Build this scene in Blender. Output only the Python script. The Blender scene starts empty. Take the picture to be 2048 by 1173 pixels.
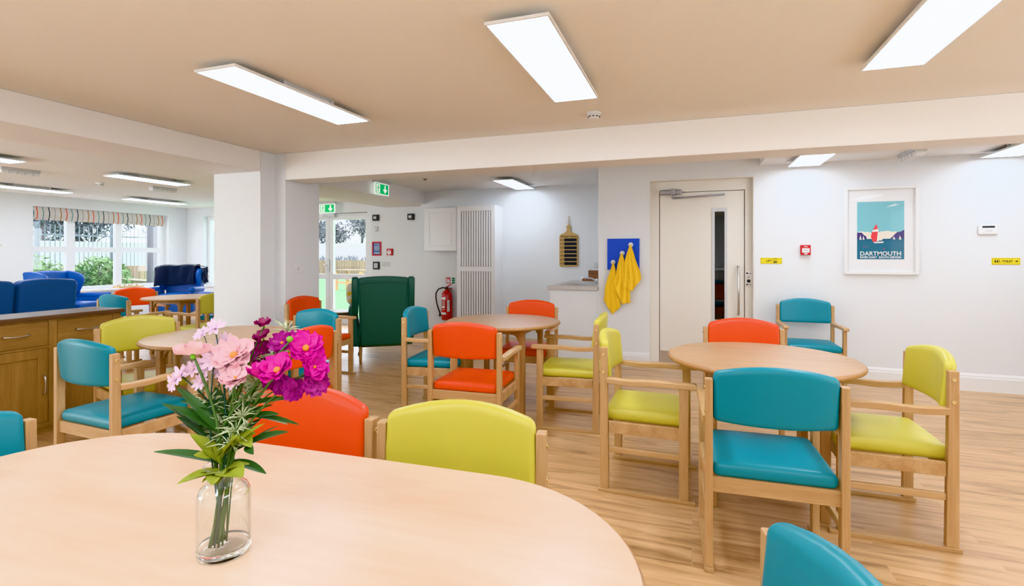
import bpy, bmesh, math, random
from mathutils import Vector, Matrix
random.seed(7)
PI = math.pi
C = bpy.context.scene.collection

# ------------------------------------------------------------------ materials
def srgb(r, g, b):
    f = lambda v: (v / 255 / 12.92) if v / 255 <= 0.04045 else ((v / 255 + 0.055) / 1.055) ** 2.4
    return (f(r), f(g), f(b), 1.0)

def new_mat(name):
    m = bpy.data.materials.new(name)
    m.use_nodes = True
    nt = m.node_tree
    return m, nt, nt.nodes['Principled BSDF']

def plain(name, col, rough=0.5, metal=0.0, noise=0.04, scale=30.0, bump=0.0, sheen=0.0, coat=0.0):
    """a colour with a faint procedural mottling and, if asked, a fine bump"""
    m, nt, b = new_mat(name)
    tc = nt.nodes.new('ShaderNodeTexCoord')
    nz = nt.nodes.new('ShaderNodeTexNoise')
    nz.inputs['Scale'].default_value = scale
    nz.inputs['Detail'].default_value = 3
    nt.links.new(tc.outputs['Object'], nz.inputs['Vector'])
    mr = nt.nodes.new('ShaderNodeMapRange')
    mr.inputs['To Min'].default_value = 1 - noise
    mr.inputs['To Max'].default_value = 1 + noise
    nt.links.new(nz.outputs['Fac'], mr.inputs['Value'])
    mx = nt.nodes.new('ShaderNodeMix'); mx.data_type = 'RGBA'; mx.blend_type = 'MULTIPLY'
    mx.inputs['Factor'].default_value = 1.0
    mx.inputs['A'].default_value = col
    nt.links.new(mr.outputs['Result'], mx.inputs['B'])
    nt.links.new(mx.outputs['Result'], b.inputs['Base Color'])
    b.inputs['Roughness'].default_value = rough
    b.inputs['Metallic'].default_value = metal
    if sheen:
        b.inputs['Sheen Weight'].default_value = sheen
    if coat:
        b.inputs['Coat Weight'].default_value = coat
    if bump:
        bp = nt.nodes.new('ShaderNodeBump')
        bp.inputs['Strength'].default_value = bump
        bp.inputs['Distance'].default_value = 0.002
        nt.links.new(nz.outputs['Fac'], bp.inputs['Height'])
        nt.links.new(bp.outputs['Normal'], b.inputs['Normal'])
    return m

def wood(name, c1, c2, axis='z', rough=0.4, scale=14.0, stretch=0.06):
    m, nt, b = new_mat(name)
    tc = nt.nodes.new('ShaderNodeTexCoord')
    mp = nt.nodes.new('ShaderNodeMapping')
    s = [1, 1, 1]; s['xyz'.index(axis)] = stretch
    mp.inputs['Scale'].default_value = s
    nt.links.new(tc.outputs['Object'], mp.inputs['Vector'])
    nz = nt.nodes.new('ShaderNodeTexNoise')
    nz.inputs['Scale'].default_value = scale
    nz.inputs['Detail'].default_value = 8
    nz.inputs['Roughness'].default_value = 0.6
    nz.inputs['Distortion'].default_value = 0.6
    nt.links.new(mp.outputs['Vector'], nz.inputs['Vector'])
    fine = nt.nodes.new('ShaderNodeTexNoise')
    fine.inputs['Scale'].default_value = scale * 9
    fine.inputs['Detail'].default_value = 3
    nt.links.new(mp.outputs['Vector'], fine.inputs['Vector'])
    ad = nt.nodes.new('ShaderNodeMath'); ad.operation = 'MULTIPLY_ADD'
    ad.inputs[1].default_value = 0.35
    nt.links.new(fine.outputs['Fac'], ad.inputs[0]); nt.links.new(nz.outputs['Fac'], ad.inputs[2])
    cr = nt.nodes.new('ShaderNodeValToRGB')
    cr.color_ramp.elements[0].position = 0.45; cr.color_ramp.elements[0].color = c2
    cr.color_ramp.elements[1].position = 0.88; cr.color_ramp.elements[1].color = c1
    nt.links.new(ad.outputs[0], cr.inputs['Fac'])
    nt.links.new(cr.outputs['Color'], b.inputs['Base Color'])
    b.inputs['Roughness'].default_value = rough
    return m

def emit(name, col, strength):
    m, nt, b = new_mat(name)
    b.inputs['Base Color'].default_value = col
    b.inputs['Emission Color'].default_value = col
    b.inputs['Emission Strength'].default_value = strength
    return m

def pane_glass(name, tint=(1, 1, 1, 1), gloss=1.0, ior=1.45, power=5.0):
    """flat clear glass: what is behind shows through, a fresnel reflection on top"""
    m, nt, b = new_mat(name)
    nt.nodes.remove(b)
    out = nt.nodes['Material Output']
    tr = nt.nodes.new('ShaderNodeBsdfTransparent'); tr.inputs['Color'].default_value = tint
    gl = nt.nodes.new('ShaderNodeBsdfGlossy'); gl.inputs['Roughness'].default_value = 0.02
    gl.inputs['Color'].default_value = (gloss, gloss, gloss, 1)
    lw = nt.nodes.new('ShaderNodeLayerWeight'); lw.inputs['Blend'].default_value = 0.5
    pw = nt.nodes.new('ShaderNodeMath'); pw.operation = 'POWER'; pw.inputs[1].default_value = power
    fr = nt.nodes.new('ShaderNodeMath'); fr.operation = 'MULTIPLY_ADD'
    fr.inputs[1].default_value = 0.6 * (ior - 1) / 0.45; fr.inputs[2].default_value = 0.035 * (ior - 1) / 0.45
    nt.links.new(lw.outputs['Facing'], pw.inputs[0]); nt.links.new(pw.outputs[0], fr.inputs[0])
    mx = nt.nodes.new('ShaderNodeMixShader')
    nt.links.new(fr.outputs[0], mx.inputs[0])
    nt.links.new(tr.outputs[0], mx.inputs[1]); nt.links.new(gl.outputs[0], mx.inputs[2])
    nt.links.new(mx.outputs[0], out.inputs['Surface'])
    return m

M = {}
M['wall'] = plain('wall_paint', (0.785, 0.805, 0.83, 1), 0.7, noise=0.01, scale=4)
M['ceiling'] = plain('ceiling_paint', (0.86, 0.81, 0.74, 1), 0.8, noise=0.012, scale=2)
M['ceiling2'] = plain('ceiling_paint_light', (0.86, 0.84, 0.82, 1), 0.8, noise=0.012, scale=2)
M['trim'] = plain('white_gloss_trim', (0.84, 0.83, 0.83, 1), 0.35, noise=0.01)
M['upvc'] = plain('white_window_frame', (0.82, 0.84, 0.87, 1), 0.35, noise=0.01)
M['cream'] = plain('cream_painted_door', (0.82, 0.78, 0.71, 1), 0.45, noise=0.01)
M['teal'] = plain('teal_vinyl', srgb(0, 130, 152), 0.38, noise=0.03, scale=6)
M['orange'] = plain('orange_vinyl', srgb(226, 66, 0), 0.4, noise=0.03, scale=6)
M['yellow'] = plain('lime_yellow_vinyl', srgb(200, 190, 76), 0.4, noise=0.03, scale=6)
BE1, BE2 = srgb(208, 170, 124), srgb(176, 134, 88)
M['beech_z'] = wood('beech_upright', BE1, BE2, 'z')
M['beech_y'] = wood('beech_along', BE1, BE2, 'y')
M['beech_x'] = wood('beech_across', BE1, BE2, 'x')
M['top_x'] = wood('beech_laminate', srgb(196, 156, 114), srgb(168, 126, 84), 'x', 0.32, 9, 0.10)
M['top_front'] = wood('lit_beech_laminate', srgb(242, 214, 188), srgb(218, 180, 148), 'x', 0.3, 6, 0.12)  # beech lightened in colour for the direct light and gloss on this table
M['edge'] = wood('table_edge_beech', srgb(186, 140, 92), srgb(158, 112, 70), 'x', 0.4, 10, 0.3)
M['tleg'] = wood('table_leg_beech', srgb(192, 148, 102), srgb(160, 116, 74), 'z')
M['oak_x'] = wood('sideboard_oak', srgb(170, 130, 78), srgb(128, 92, 50), 'y', 0.42, 12, 0.08)
M['oak_z'] = wood('sideboard_oak_upright', srgb(170, 130, 78), srgb(126, 90, 50), 'z', 0.42, 12, 0.08)
M['oak_dark'] = wood('sideboard_top_oak', srgb(112, 84, 64), srgb(84, 60, 44), 'y', 0.3, 12, 0.08)
M['darkwood'] = wood('side_table_wood', srgb(140, 108, 84), srgb(104, 76, 56), 'x', 0.35, 12, 0.1)
M['walnut'] = wood('brown_shelf_wood', srgb(150, 104, 72), srgb(116, 76, 50), 'x', 0.4, 14, 0.08)
M['board'] = wood('chopping_board_wood', srgb(205, 172, 112), srgb(178, 142, 84), 'z', 0.5, 16, 0.1)
M['timber'] = wood('weathered_timber', srgb(128, 108, 86), srgb(92, 74, 58), 'z', 0.8, 8, 0.08)
M['brass'] = plain('brass_bolt', (0.80, 0.62, 0.30, 1), 0.25, 1.0)
M['steel'] = plain('brushed_steel', (0.62, 0.60, 0.58, 1), 0.3, 1.0)
M['chrome'] = plain('polished_chrome', (0.8, 0.8, 0.82, 1), 0.12, 1.0)
M['nickel'] = plain('satin_nickel', (0.58, 0.54, 0.48, 1), 0.3, 1.0)
M['green'] = plain('dark_green_leather', srgb(46, 92, 80), 0.45, noise=0.06, scale=40, bump=0.15)
M['blue'] = plain('royal_blue_vinyl', srgb(10, 84, 178), 0.42, noise=0.04, scale=8)
M['blue_d'] = plain('deep_blue_vinyl', srgb(6, 74, 148), 0.42, noise=0.04, scale=8)
M['navy'] = plain('navy_plush', srgb(8, 22, 52), 0.95, noise=0.35, scale=60, bump=0.8, sheen=0.6)
M['panel_blue'] = plain('cobalt_painted_board', srgb(0, 66, 205), 0.4, noise=0.02)
M['towel'] = plain('yellow_cotton', srgb(252, 204, 62), 0.9, noise=0.12, scale=90, bump=0.6, sheen=0.3)
M['white'] = plain('white_plastic', (0.82, 0.82, 0.82, 1), 0.35, noise=0.01)
M['paper'] = plain('white_mount_card', (0.80, 0.80, 0.81, 1), 0.8, noise=0.01)
M['grey'] = plain('grey_metal', (0.36, 0.36, 0.38, 1), 0.4, 0.6)
M['lgrey'] = plain('light_grey_plastic', (0.60, 0.61, 0.63, 1), 0.4)
M['dark'] = plain('charcoal_plastic', (0.025, 0.027, 0.03, 1), 0.4)
M['black'] = plain('black_slate', (0.02, 0.022, 0.03, 1), 0.7, noise=0.2)
M['ink'] = plain('black_ink', (0.012, 0.012, 0.014, 1), 0.6)
M['red'] = plain('fire_red_plastic', srgb(196, 22, 28), 0.35)
M['red_gloss'] = plain('extinguisher_red', srgb(178, 16, 26), 0.22, coat=0.5)
M['signyellow'] = plain('sign_yellow', srgb(250, 226, 6), 0.45, noise=0.01)
M['signgreen'] = emit('lit_sign_green', srgb(0, 170, 90), 0.35)
M['signwhite'] = emit('lit_sign_white', (0.9, 1, 0.95, 1), 0.3)
M['pgreen'] = plain('printed_green', srgb(0, 120, 70), 0.5)
M['worktop'] = plain('grey_worktop', (0.55, 0.52, 0.50, 1), 0.35, noise=0.12, scale=60)
M['sink'] = M['steel']
M['glass'] = pane_glass('clear_window_glass', (0.95, 0.96, 0.97, 1))
M['pic_glass'] = pane_glass('picture_glass', (1, 1, 1, 1), 0.9, 1.18)
M['dglass'] = pane_glass('door_vision_glass', (0.5, 0.52, 0.54, 1))
M['diffuser'] = emit('light_diffuser', (0.86, 0.95, 1.06, 1), 11.0)
M['diffuser2'] = emit('light_diffuser_soft', (0.84, 0.945, 1.08, 1), 7.5)
M['leaf'] = plain('leaf_green', srgb(54, 92, 44), 0.5, noise=0.25, scale=40)
M['leaf2'] = plain('leaf_yellow_green', srgb(148, 158, 58), 0.5, noise=0.2, scale=40)
M['leaf3'] = plain('pale_sage_leaf', srgb(196, 208, 168), 0.6, noise=0.15, scale=40)
M['stem'] = plain('stem_green', srgb(72, 104, 52), 0.5, noise=0.2, scale=50)
M['stem_d'] = plain('stem_dark_green', srgb(52, 82, 72), 0.5, noise=0.2, scale=50)
M['pink'] = plain('pale_pink_petal', srgb(250, 204, 212), 0.6, noise=0.10, scale=50)
M['pink2'] = plain('blush_petal', srgb(240, 212, 232), 0.6, noise=0.1, scale=50)
M['magenta'] = plain('magenta_petal', srgb(220, 40, 160), 0.55, noise=0.22, scale=45)
M['purple'] = plain('purple_petal', srgb(176, 44, 140), 0.55, noise=0.2, scale=45)
M['wine'] = plain('wine_petal', srgb(142, 20, 84), 0.55, noise=0.2, scale=45)
M['pollen'] = plain('orange_pollen', srgb(246, 160, 40), 0.8, noise=0.3, scale=200, bump=1.0)
M['bud'] = plain('green_bud', srgb(110, 168, 40), 0.5)
M['turf'] = plain('artificial_turf', srgb(104, 156, 104), 0.9, noise=0.10, scale=3, bump=0.5)
M['paving'] = plain('garden_paving', (0.26, 0.26, 0.27, 1), 0.8, noise=0.08, scale=2)
M['render'] = plain('white_garden_wall', (0.50, 0.51, 0.53, 1), 0.8, noise=0.03, scale=2)
M['fence'] = plain('green_grey_palisade', srgb(74, 84, 94), 0.5)
M['bark'] = plain('bare_branch_bark', srgb(70, 69, 72), 0.9, noise=0.2, scale=10)
M['evergreen'] = plain('hedge_leaf', srgb(84, 118, 62), 0.6, noise=0.4, scale=8)
M['twig'] = plain('wintry_twigs', srgb(92, 98, 106), 0.9, noise=0.3, scale=6)

# plank floor
def floor_mat():
    m, nt, b = new_mat('oak_plank_vinyl')
    tc = nt.nodes.new('ShaderNodeTexCoord')
    br = nt.nodes.new('ShaderNodeTexBrick')
    br.offset = 0.37
    br.inputs['Scale'].default_value = 1.0
    br.inputs['Brick Width'].default_value = 1.22
    br.inputs['Row Height'].default_value = 0.15
    br.inputs['Mortar Size'].default_value = 0.0012
    br.inputs['Mortar Smooth'].default_value = 0.5
    br.inputs['Color1'].default_value = (0.42, 0.42, 0.42, 1)
    br.inputs['Color2'].default_value = (0.62, 0.62, 0.62, 1)
    br.inputs['Mortar'].default_value = (0.36, 0.36, 0.36, 1)
    nt.links.new(tc.outputs['Object'], br.inputs['Vector'])
    mp = nt.nodes.new('ShaderNodeMapping'); mp.inputs['Scale'].default_value = (0.10, 1, 1)
    nt.links.new(tc.outputs['Object'], mp.inputs['Vector'])
    # shift the grain from board to board
    vm = nt.nodes.new('ShaderNodeVectorMath'); vm.operation = 'MULTIPLY_ADD'
    vm.inputs[1].default_value = (9, 7, 5)
    nt.links.new(br.outputs['Color'], vm.inputs[0]); nt.links.new(mp.outputs['Vector'], vm.inputs[2])
    nz = nt.nodes.new('ShaderNodeTexNoise')
    nz.inputs['Scale'].default_value = 13; nz.inputs['Detail'].default_value = 9
    nz.inputs['Roughness'].default_value = 0.62; nz.inputs['Distortion'].default_value = 1.2
    nt.links.new(vm.outputs['Vector'], nz.inputs['Vector'])
    cr = nt.nodes.new('ShaderNodeValToRGB')
    e = cr.color_ramp.elements
    e[0].position = 0.27; e[0].color = srgb(138, 102, 68)
    e[1].position = 0.72; e[1].color = srgb(224, 186, 142)
    e2 = e.new(0.5); e2.color = srgb(204, 162, 116)
    nt.links.new(nz.outputs['Fac'], cr.inputs['Fac'])
    mr = nt.nodes.new('ShaderNodeMapRange')
    mr.inputs['From Min'].default_value = 0.36; mr.inputs['From Max'].default_value = 0.62
    mr.inputs['To Min'].default_value = 0.90; mr.inputs['To Max'].default_value = 1.04
    nt.links.new(br.outputs['Color'], mr.inputs['Value'])
    mx = nt.nodes.new('ShaderNodeMix'); mx.data_type = 'RGBA'; mx.blend_type = 'MULTIPLY'
    mx.inputs['Factor'].default_value = 1
    nt.links.new(cr.outputs['Color'], mx.inputs['A']); nt.links.new(mr.outputs['Result'], mx.inputs['B'])
    nt.links.new(mx.outputs['Result'], b.inputs['Base Color'])
    b.inputs['Roughness'].default_value = 0.30
    b.inputs['Specular IOR Level'].default_value = 0.4
    return m
M['floor'] = floor_mat()

def blind_mat():
    m, nt, b = new_mat('striped_linen')
    tc = nt.nodes.new('ShaderNodeTexCoord')
    sp = nt.nodes.new('ShaderNodeSeparateXYZ')
    nt.links.new(tc.outputs['Object'], sp.inputs[0])
    mt = nt.nodes.new('ShaderNodeMath'); mt.operation = 'MULTIPLY_ADD'
    mt.inputs[1].default_value = 1 / 0.452; mt.inputs[2].default_value = 20.0
    nt.links.new(sp.outputs['Y'], mt.inputs[0])
    fr = nt.nodes.new('ShaderNodeMath'); fr.operation = 'FRACT'
    nt.links.new(mt.outputs[0], fr.inputs[0])
    cr = nt.nodes.new('ShaderNodeValToRGB'); cr.color_ramp.interpolation = 'CONSTANT'
    base = srgb(206, 200, 194)
    cols = [srgb(150, 146, 144), srgb(166, 116, 60), srgb(222, 82, 46), srgb(96, 150, 150), srgb(34, 58, 66)]
    el = cr.color_ramp.elements
    el[0].position = 0.0; el[0].color = base
    el[1].position = 0.09; el[1].color = cols[0]
    a = el.new(0.115); a.color = base
    for k in range(1, 5):
        a = el.new(0.09 + 0.2 * k); a.color = cols[k]
        a = el.new(0.09 + 0.2 * k + 0.035); a.color = base
    nt.links.new(fr.outputs[0], cr.inputs['Fac'])
    nt.links.new(cr.outputs['Color'], b.inputs['Base Color'])
    b.inputs['Roughness'].default_value = 0.9
    return m
M['blind'] = blind_mat()

def vase_glass():
    m, nt, b = new_mat('bottle_glass')
    b.inputs['Base Color'].default_value = (0.97, 0.99, 0.98, 1)
    b.inputs['Roughness'].default_value = 0.0
    b.inputs['IOR'].default_value = 1.38
    b.inputs['Transmission Weight'].default_value = 1.0
    return m
M['vase'] = vase_glass()
M['vase_wall'] = pane_glass('thin_bottle_glass', (0.965, 0.975, 0.97, 1), 0.85, 1.75, 2.6)

# ------------------------------------------------------------------ mesh helpers
def BM():
    return bmesh.new()

def add_box(bm, x0, x1, y0, y1, z0, z1, bev=0.0, seg=2, mat=None):
    r = bmesh.ops.create_cube(bm, size=1.0)
    vs = r['verts']
    for v in vs:
        v.co = Vector(((x0 + x1) / 2 + v.co.x * (x1 - x0), (y0 + y1) / 2 + v.co.y * (y1 - y0), (z0 + z1) / 2 + v.co.z * (z1 - z0)))
    if bev > 0:
        es = list({e for v in vs for e in v.link_edges})
        rr = bmesh.ops.bevel(bm, geom=es, offset=bev, segments=seg, profile=0.5, affect='EDGES')
        vs = list({v for f in rr['faces'] for v in f.verts} | {v for v in vs if v.is_valid})
    if mat is not None:
        for v in vs: v.co = mat @ v.co
    return vs

def add_prism(bm, pts, axis, d0, d1, bev=0.0, mat=None):
    """polygon in the plane across `axis`, extruded from d0 to d1; pts are the two other coordinates in xyz order"""
    def P(a, b, d):
        return Vector((d, a, b)) if axis == 'x' else Vector((a, d, b)) if axis == 'y' else Vector((a, b, d))
    lo = [bm.verts.new(P(a, b, d0)) for a, b in pts]
    hi = [bm.verts.new(P(a, b, d1)) for a, b in pts]
    fs = [bm.faces.new(lo), bm.faces.new(hi)]
    n = len(pts)
    for i in range(n):
        fs.append(bm.faces.new((lo[i], lo[(i + 1) % n], hi[(i + 1) % n], hi[i])))
    bmesh.ops.recalc_face_normals(bm, faces=fs)
    vs = lo + hi
    if bev > 0:
        es = list({e for f in fs[:2] for e in f.edges})
        rr = bmesh.ops.bevel(bm, geom=es, offset=bev, segments=2, profile=0.5, affect='EDGES')
        vs = list({v for f in rr['faces'] for v in f.verts} | {v for v in vs if v.is_valid})
    if mat is not None:
        for v in vs: v.co = mat @ v.co
    return vs

def add_tube(bm, pts, rad, seg=8, cap=True):
    pts = [Vector(p) for p in pts]
    rads = rad if isinstance(rad, (list, tuple)) else [rad] * len(pts)
    rings = []
    up = None
    for i, p in enumerate(pts):
        t = (pts[min(i + 1, len(pts) - 1)] - pts[max(i - 1, 0)]).normalized()
        if up is None:
            up = Vector((0, 0, 1)) if abs(t.z) < 0.9 else Vector((1, 0, 0))
        a = t.cross(up)
        if a.length < 1e-5:
            a = t.cross(Vector((0, 1, 0.3)))
        a.normalize(); b = t.cross(a).normalized(); up = -b if (-b).dot(up) > 0 else b
        rings.append([bm.verts.new(p + (a * math.cos(2 * PI * k / seg) + b * math.sin(2 * PI * k / seg)) * rads[i]) for k in range(seg)])
    fs = []
    for i in range(len(rings) - 1):
        for k in range(seg):
            fs.append(bm.faces.new((rings[i][k], rings[i][(k + 1) % seg], rings[i + 1][(k + 1) % seg], rings[i + 1][k])))
    if cap:
        fs.append(bm.faces.new(rings[0])); fs.append(bm.faces.new(rings[-1]))
    for f in fs: f.smooth = True
    bmesh.ops.recalc_face_normals(bm, faces=fs)

def add_lathe(bm, prof, seg=32, mat=None, smooth=True):
    """profile of (radius, z) from bottom axis to top axis, turned about z"""
    rings, fs = [], []
    for r, z in prof:
        if r < 1e-6:
            rings.append([bm.verts.new((0, 0, z))])
        else:
            rings.append([bm.verts.new((r * math.cos(2 * PI * k / seg), r * math.sin(2 * PI * k / seg), z)) for k in range(seg)])
    for A, B in zip(rings, rings[1:]):
        for k in range(seg):
            k2 = (k + 1) % seg
            if len(A) == 1 and len(B) == 1: continue
            if len(A) == 1: fs.append(bm.faces.new((A[0], B[k2], B[k])))
            elif len(B) == 1: fs.append(bm.faces.new((A[k], A[k2], B[0])))
            else: fs.append(bm.faces.new((A[k], A[k2], B[k2], B[k])))
    for f in fs: f.smooth = smooth
    if mat is not None:
        for R in rings:
            for v in R: v.co = mat @ v.co
    return fs

def axis_samples(h, r, n):
    e = [0, 0.12, 0.35, 0.65, 1.0]
    lo = [-h + r * t for t in e]
    mid = [(-h + r) + (2 * h - 2 * r) * (i + 1) / (n + 1) for i in range(n)] if h > r + 1e-6 else []
    s = lo + mid + [-v for v in reversed(lo)]
    out = [s[0]]
    for v in s[1:]:
        if v - out[-1] > 1e-6: out.append(v)
    return out

def add_rbox(bm, hx, hy, hz, r, n=5, deform=None, at=(0, 0, 0), mat=None):
    """soft upholstery block: a box with rounded edges on a grid, then bent by deform(x, y, z)"""
    r = min(r, hx, hy, hz)
    S = [axis_samples(h, r, n) for h in (hx, hy, hz)]
    N = [len(s) for s in S]
    vd = {}
    def V(i, j, k):
        if (i, j, k) not in vd:
            p = Vector((S[0][i], S[1][j], S[2][k]))
            q = Vector([max(-(h - r), min(h - r, c)) for c, h in zip(p, (hx, hy, hz))])
            d = p - q
            if d.length > 1e-9: p = q + d.normalized() * r
            if deform: p = Vector(deform(*p))
            p = p + Vector(at)
            if mat is not None: p = mat @ p
            vd[(i, j, k)] = bm.verts.new(p)
        return vd[(i, j, k)]
    fs = []
    for k in (0, N[2] - 1):
        for i in range(N[0] - 1):
            for j in range(N[1] - 1):
                fs.append(bm.faces.new((V(i, j, k), V(i + 1, j, k), V(i + 1, j + 1, k), V(i, j + 1, k))))
    for j in (0, N[1] - 1):
        for i in range(N[0] - 1):
            for k in range(N[2] - 1):
                fs.append(bm.faces.new((V(i, j, k), V(i + 1, j, k), V(i + 1, j, k + 1), V(i, j, k + 1))))
    for i in (0, N[0] - 1):
        for j in range(N[1] - 1):
            for k in range(N[2] - 1):
                fs.append(bm.faces.new((V(i, j, k), V(i, j + 1, k), V(i, j + 1, k + 1), V(i, j, k + 1))))
    for f in fs: f.smooth = True
    bmesh.ops.recalc_face_normals(bm, faces=fs)

def add_sheet(bm, f, nu, nv, thick=0.0):
    """grid surface f(u, v) -> point, u and v in 0..1"""
    g = [[bm.verts.new(f(i / nu, j / nv)) for j in range(nv + 1)] for i in range(nu + 1)]
    fs = []
    for i in range(nu):
        for j in range(nv):
            fc = bm.faces.new((g[i][j], g[i + 1][j], g[i + 1][j + 1], g[i][j + 1])); fc.smooth = True
            fs.append(fc)
    if thick:
        bmesh.ops.recalc_face_normals(bm, faces=fs)
        bmesh.ops.solidify(bm, geom=fs, thickness=thick)

def add_ball(bm, c, r, sub=2, sc=(1, 1, 1)):
    m = Matrix.Translation(c) @ Matrix.Diagonal((*sc, 1))
    rr = bmesh.ops.create_icosphere(bm, subdivisions=sub, radius=r, matrix=m)
    for f in {f for v in rr['verts'] for f in v.link_faces}: f.smooth = True

def mesh_of(name, bm, mat):
    me = bpy.data.meshes.new(name)
    bm.to_mesh(me); bm.free()
    if mat is not None: me.materials.append(mat)
    return me

def obj(name, bm, mat, parent=None):
    o = bpy.data.objects.new(name, mesh_of(name, bm, mat))
    C.objects.link(o)
    if parent is not None: o.parent = parent
    return o

def mobj(name, me, parent=None):
    o = bpy.data.objects.new(name, me); C.objects.link(o)
    if parent is not None: o.parent = parent
    return o

def tag(o, label, cat, group=None):
    o['label'] = label; o['category'] = cat
    if group: o['group'] = group
    return o

def thing(name, label, cat, loc=(0, 0, 0), rotz=0.0, group=None):
    o = bpy.data.objects.new(name, None); C.objects.link(o)
    o.empty_display_size = 0.05
    o.location = loc; o.rotation_euler = (0, 0, rotz)
    return tag(o, label, cat, group)

def struct(name, bm, mat, parent=None):
    o = obj(name, bm, mat, parent)
    if parent is None: o['kind'] = 'structure'
    return o

def sroot(name, loc=(0, 0, 0)):
    o = bpy.data.objects.new(name, None); C.objects.link(o); o.location = loc; o.empty_display_size = 0.05
    o['kind'] = 'structure'
    return o

def box1(name, x0, x1, y0, y1, z0, z1, mat, parent=None, bev=0.0):
    bm = BM(); add_box(bm, x0, x1, y0, y1, z0, z1, bev)
    return obj(name, bm, mat, parent)

def lettering(name, lines, mat, parent, depth=0.0006):
    """lines: (text, x, z, height, align[, width]) laid in the local xz plane facing -y at y = 0"""
    bm = BM()
    for ln in lines:
        text, x, z, h, al = ln[:5]
        cu = bpy.data.curves.new('t', 'FONT')
        cu.body = text; cu.size = h * 1.38; cu.align_x = al; cu.extrude = depth / 2
        cu.resolution_u = 3
        if len(ln) > 6: cu.offset = ln[6]
        o = bpy.data.objects.new('t', cu); C.objects.link(o)
        dg = bpy.context.evaluated_depsgraph_get()
        me = bpy.data.meshes.new_from_object(o.evaluated_get(dg))
        sx = 1.0
        if len(ln) > 5 and ln[5]:
            xs = [v.co.x for v in me.vertices]
            w = max(xs) - min(xs)
            sx = ln[5] / w if w > 0 else 1.0
        for v in me.vertices:
            a, b, cc = v.co
            v.co = (x + a * sx, -cc, z + b)
        bm.from_mesh(me)
        bpy.data.objects.remove(o); bpy.data.curves.remove(cu); bpy.data.meshes.remove(me)
    return obj(name, bm, mat, parent)

def flat(bm, polys, y=0.0, depth=0.0006):
    """flat shapes in the local xz plane, a hair thick towards -y"""
    for i, p in enumerate(polys):
        add_prism(bm, p, 'y', y - depth - 0.00004 * i, y)

def disc(cx, cz, r, n=20, sx=1, sz=1):
    return [(cx + r * sx * math.cos(2 * PI * k / n), cz + r * sz * math.sin(2 * PI * k / n)) for k in range(n)]
def rect(x0, x1, z0, z1):
    return [(x0, z0), (x1, z0), (x1, z1), (x0, z1)]

# ------------------------------------------------------------------ camera
cam = bpy.data.cameras.new('camera'); co = bpy.data.objects.new('camera', cam); C.objects.link(co)
co.location = (0, 0, 1.3); co.rotation_euler = (PI / 2, 0, math.atan2(360, 1020))
cam.sensor_width = 36; cam.lens = 1020 / 2048 * 36; cam.shift_y = -(586.5 - 510) / 2048
cam.clip_start = 0.02; cam.clip_end = 200
bpy.context.scene.camera = co

# ------------------------------------------------------------------ the setting
HC = 2.36
bm = BM(); add_box(bm, -11.0, 4.05, -2.55, 8.6, -0.06, 0); struct('floor', bm, M['floor'])
bm = BM(); add_box(bm, -4.45, 4.05, -2.55, 4.40, HC, HC + 0.1); struct('ceiling', bm, M['ceiling'])
bm = BM(); add_box(bm, -11.2, -4.45, -2.55, 8.8, HC, HC + 0.1); struct('ceiling_lounge', bm, M['ceiling2'])
bm = BM(); add_box(bm, -4.45, 4.05, 4.40, 8.1, HC, HC + 0.1); struct('ceiling_kitchen', bm, M['ceiling2'])
bm = BM(); add_box(bm, 0.68, 4.0, 4.55, 6.06, 2.26, HC); struct('ceiling_alcove', bm, M['ceiling2'])
bm = BM(); add_box(bm, -4.0, 4.0, 4.23, 4.55, 2.08, HC, 0.006); struct('beam_cross', bm, M['ceiling2'])
bm = BM(); add_box(bm, -4.77, -4.14, -2.5, 4.04, 2.15, HC, 0.006); struct('beam_side', bm, M['ceiling2'])
bm = BM(); add_prism(bm, [(-4.77, 4.04), (-4.14, 4.04), (-4.14, 4.23), (-4.0, 4.23), (-4.0, 4.74), (-4.77, 4.74)], 'z', 0, HC, 0.006)
struct('pillar', bm, M['wall'])
bm = BM(); add_prism(bm, [(-4.23, HC), (-4.23, 2.15), (-5.2, 2.15), (-5.2, HC)], 'y', 4.74, 7.9)
add_prism(bm, [(-5.2, HC), (-5.2, 2.15), (-5.68, 2.28), (-7.6, 2.28), (-7.6, HC)], 'y', 6.65, 7.9)
add_box(bm, -4.5, -4.23, 4.55, 4.76, 2.15, HC)
struct('beam_bulkhead', bm, M['ceiling2'])

# wall with the lift door
bm = BM()
add_box(bm, -1.05, -0.46, 6.06, 6.22, 0, HC); add_box(bm, 0.63, 4.0, 6.06, 6.22, 0, HC); add_box(bm, -0.46, 0.63, 6.06, 6.22, 2.15, HC)
add_box(bm, -1.05, -0.93, 6.22, 7.58, 0, HC)
struct('wall_back', bm, M['wall'])
bm = BM(); add_box(bm, -4.23, -0.93, 7.58, 7.80, 0, HC); struct('wall_kitchen', bm, M['wall'])
bm = BM()
add_box(bm, -5.5, -4.23, 7.9, 8.15, 0, HC); add_box(bm, -8.4, -7.5, 7.9, 8.15, 0, HC); add_box(bm, -7.5, -5.5, 7.9, 8.15, 2.09, HC)
add_box(bm, -4.30, -4.23, 7.58, 7.9, 0, HC)
struct('wall_garden', bm, M['wall'])
bm = BM(); add_box(bm, -8.5, -8.4, 7.25, 8.54, 0, HC); struct('wall_partition', bm, M['wall'])
bm = BM()
add_box(bm, -11.25, -10.4, 8.54, 8.8, 0, HC); add_box(bm, -9.2, -8.4, 8.54, 8.8, 0, HC)
add_box(bm, -10.4, -9.2, 8.54, 8.8, 0, 0.61); add_box(bm, -10.4, -9.2, 8.54, 8.8, 2.16, HC)
struct('wall_end', bm, M['wall'])
bm = BM()
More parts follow.
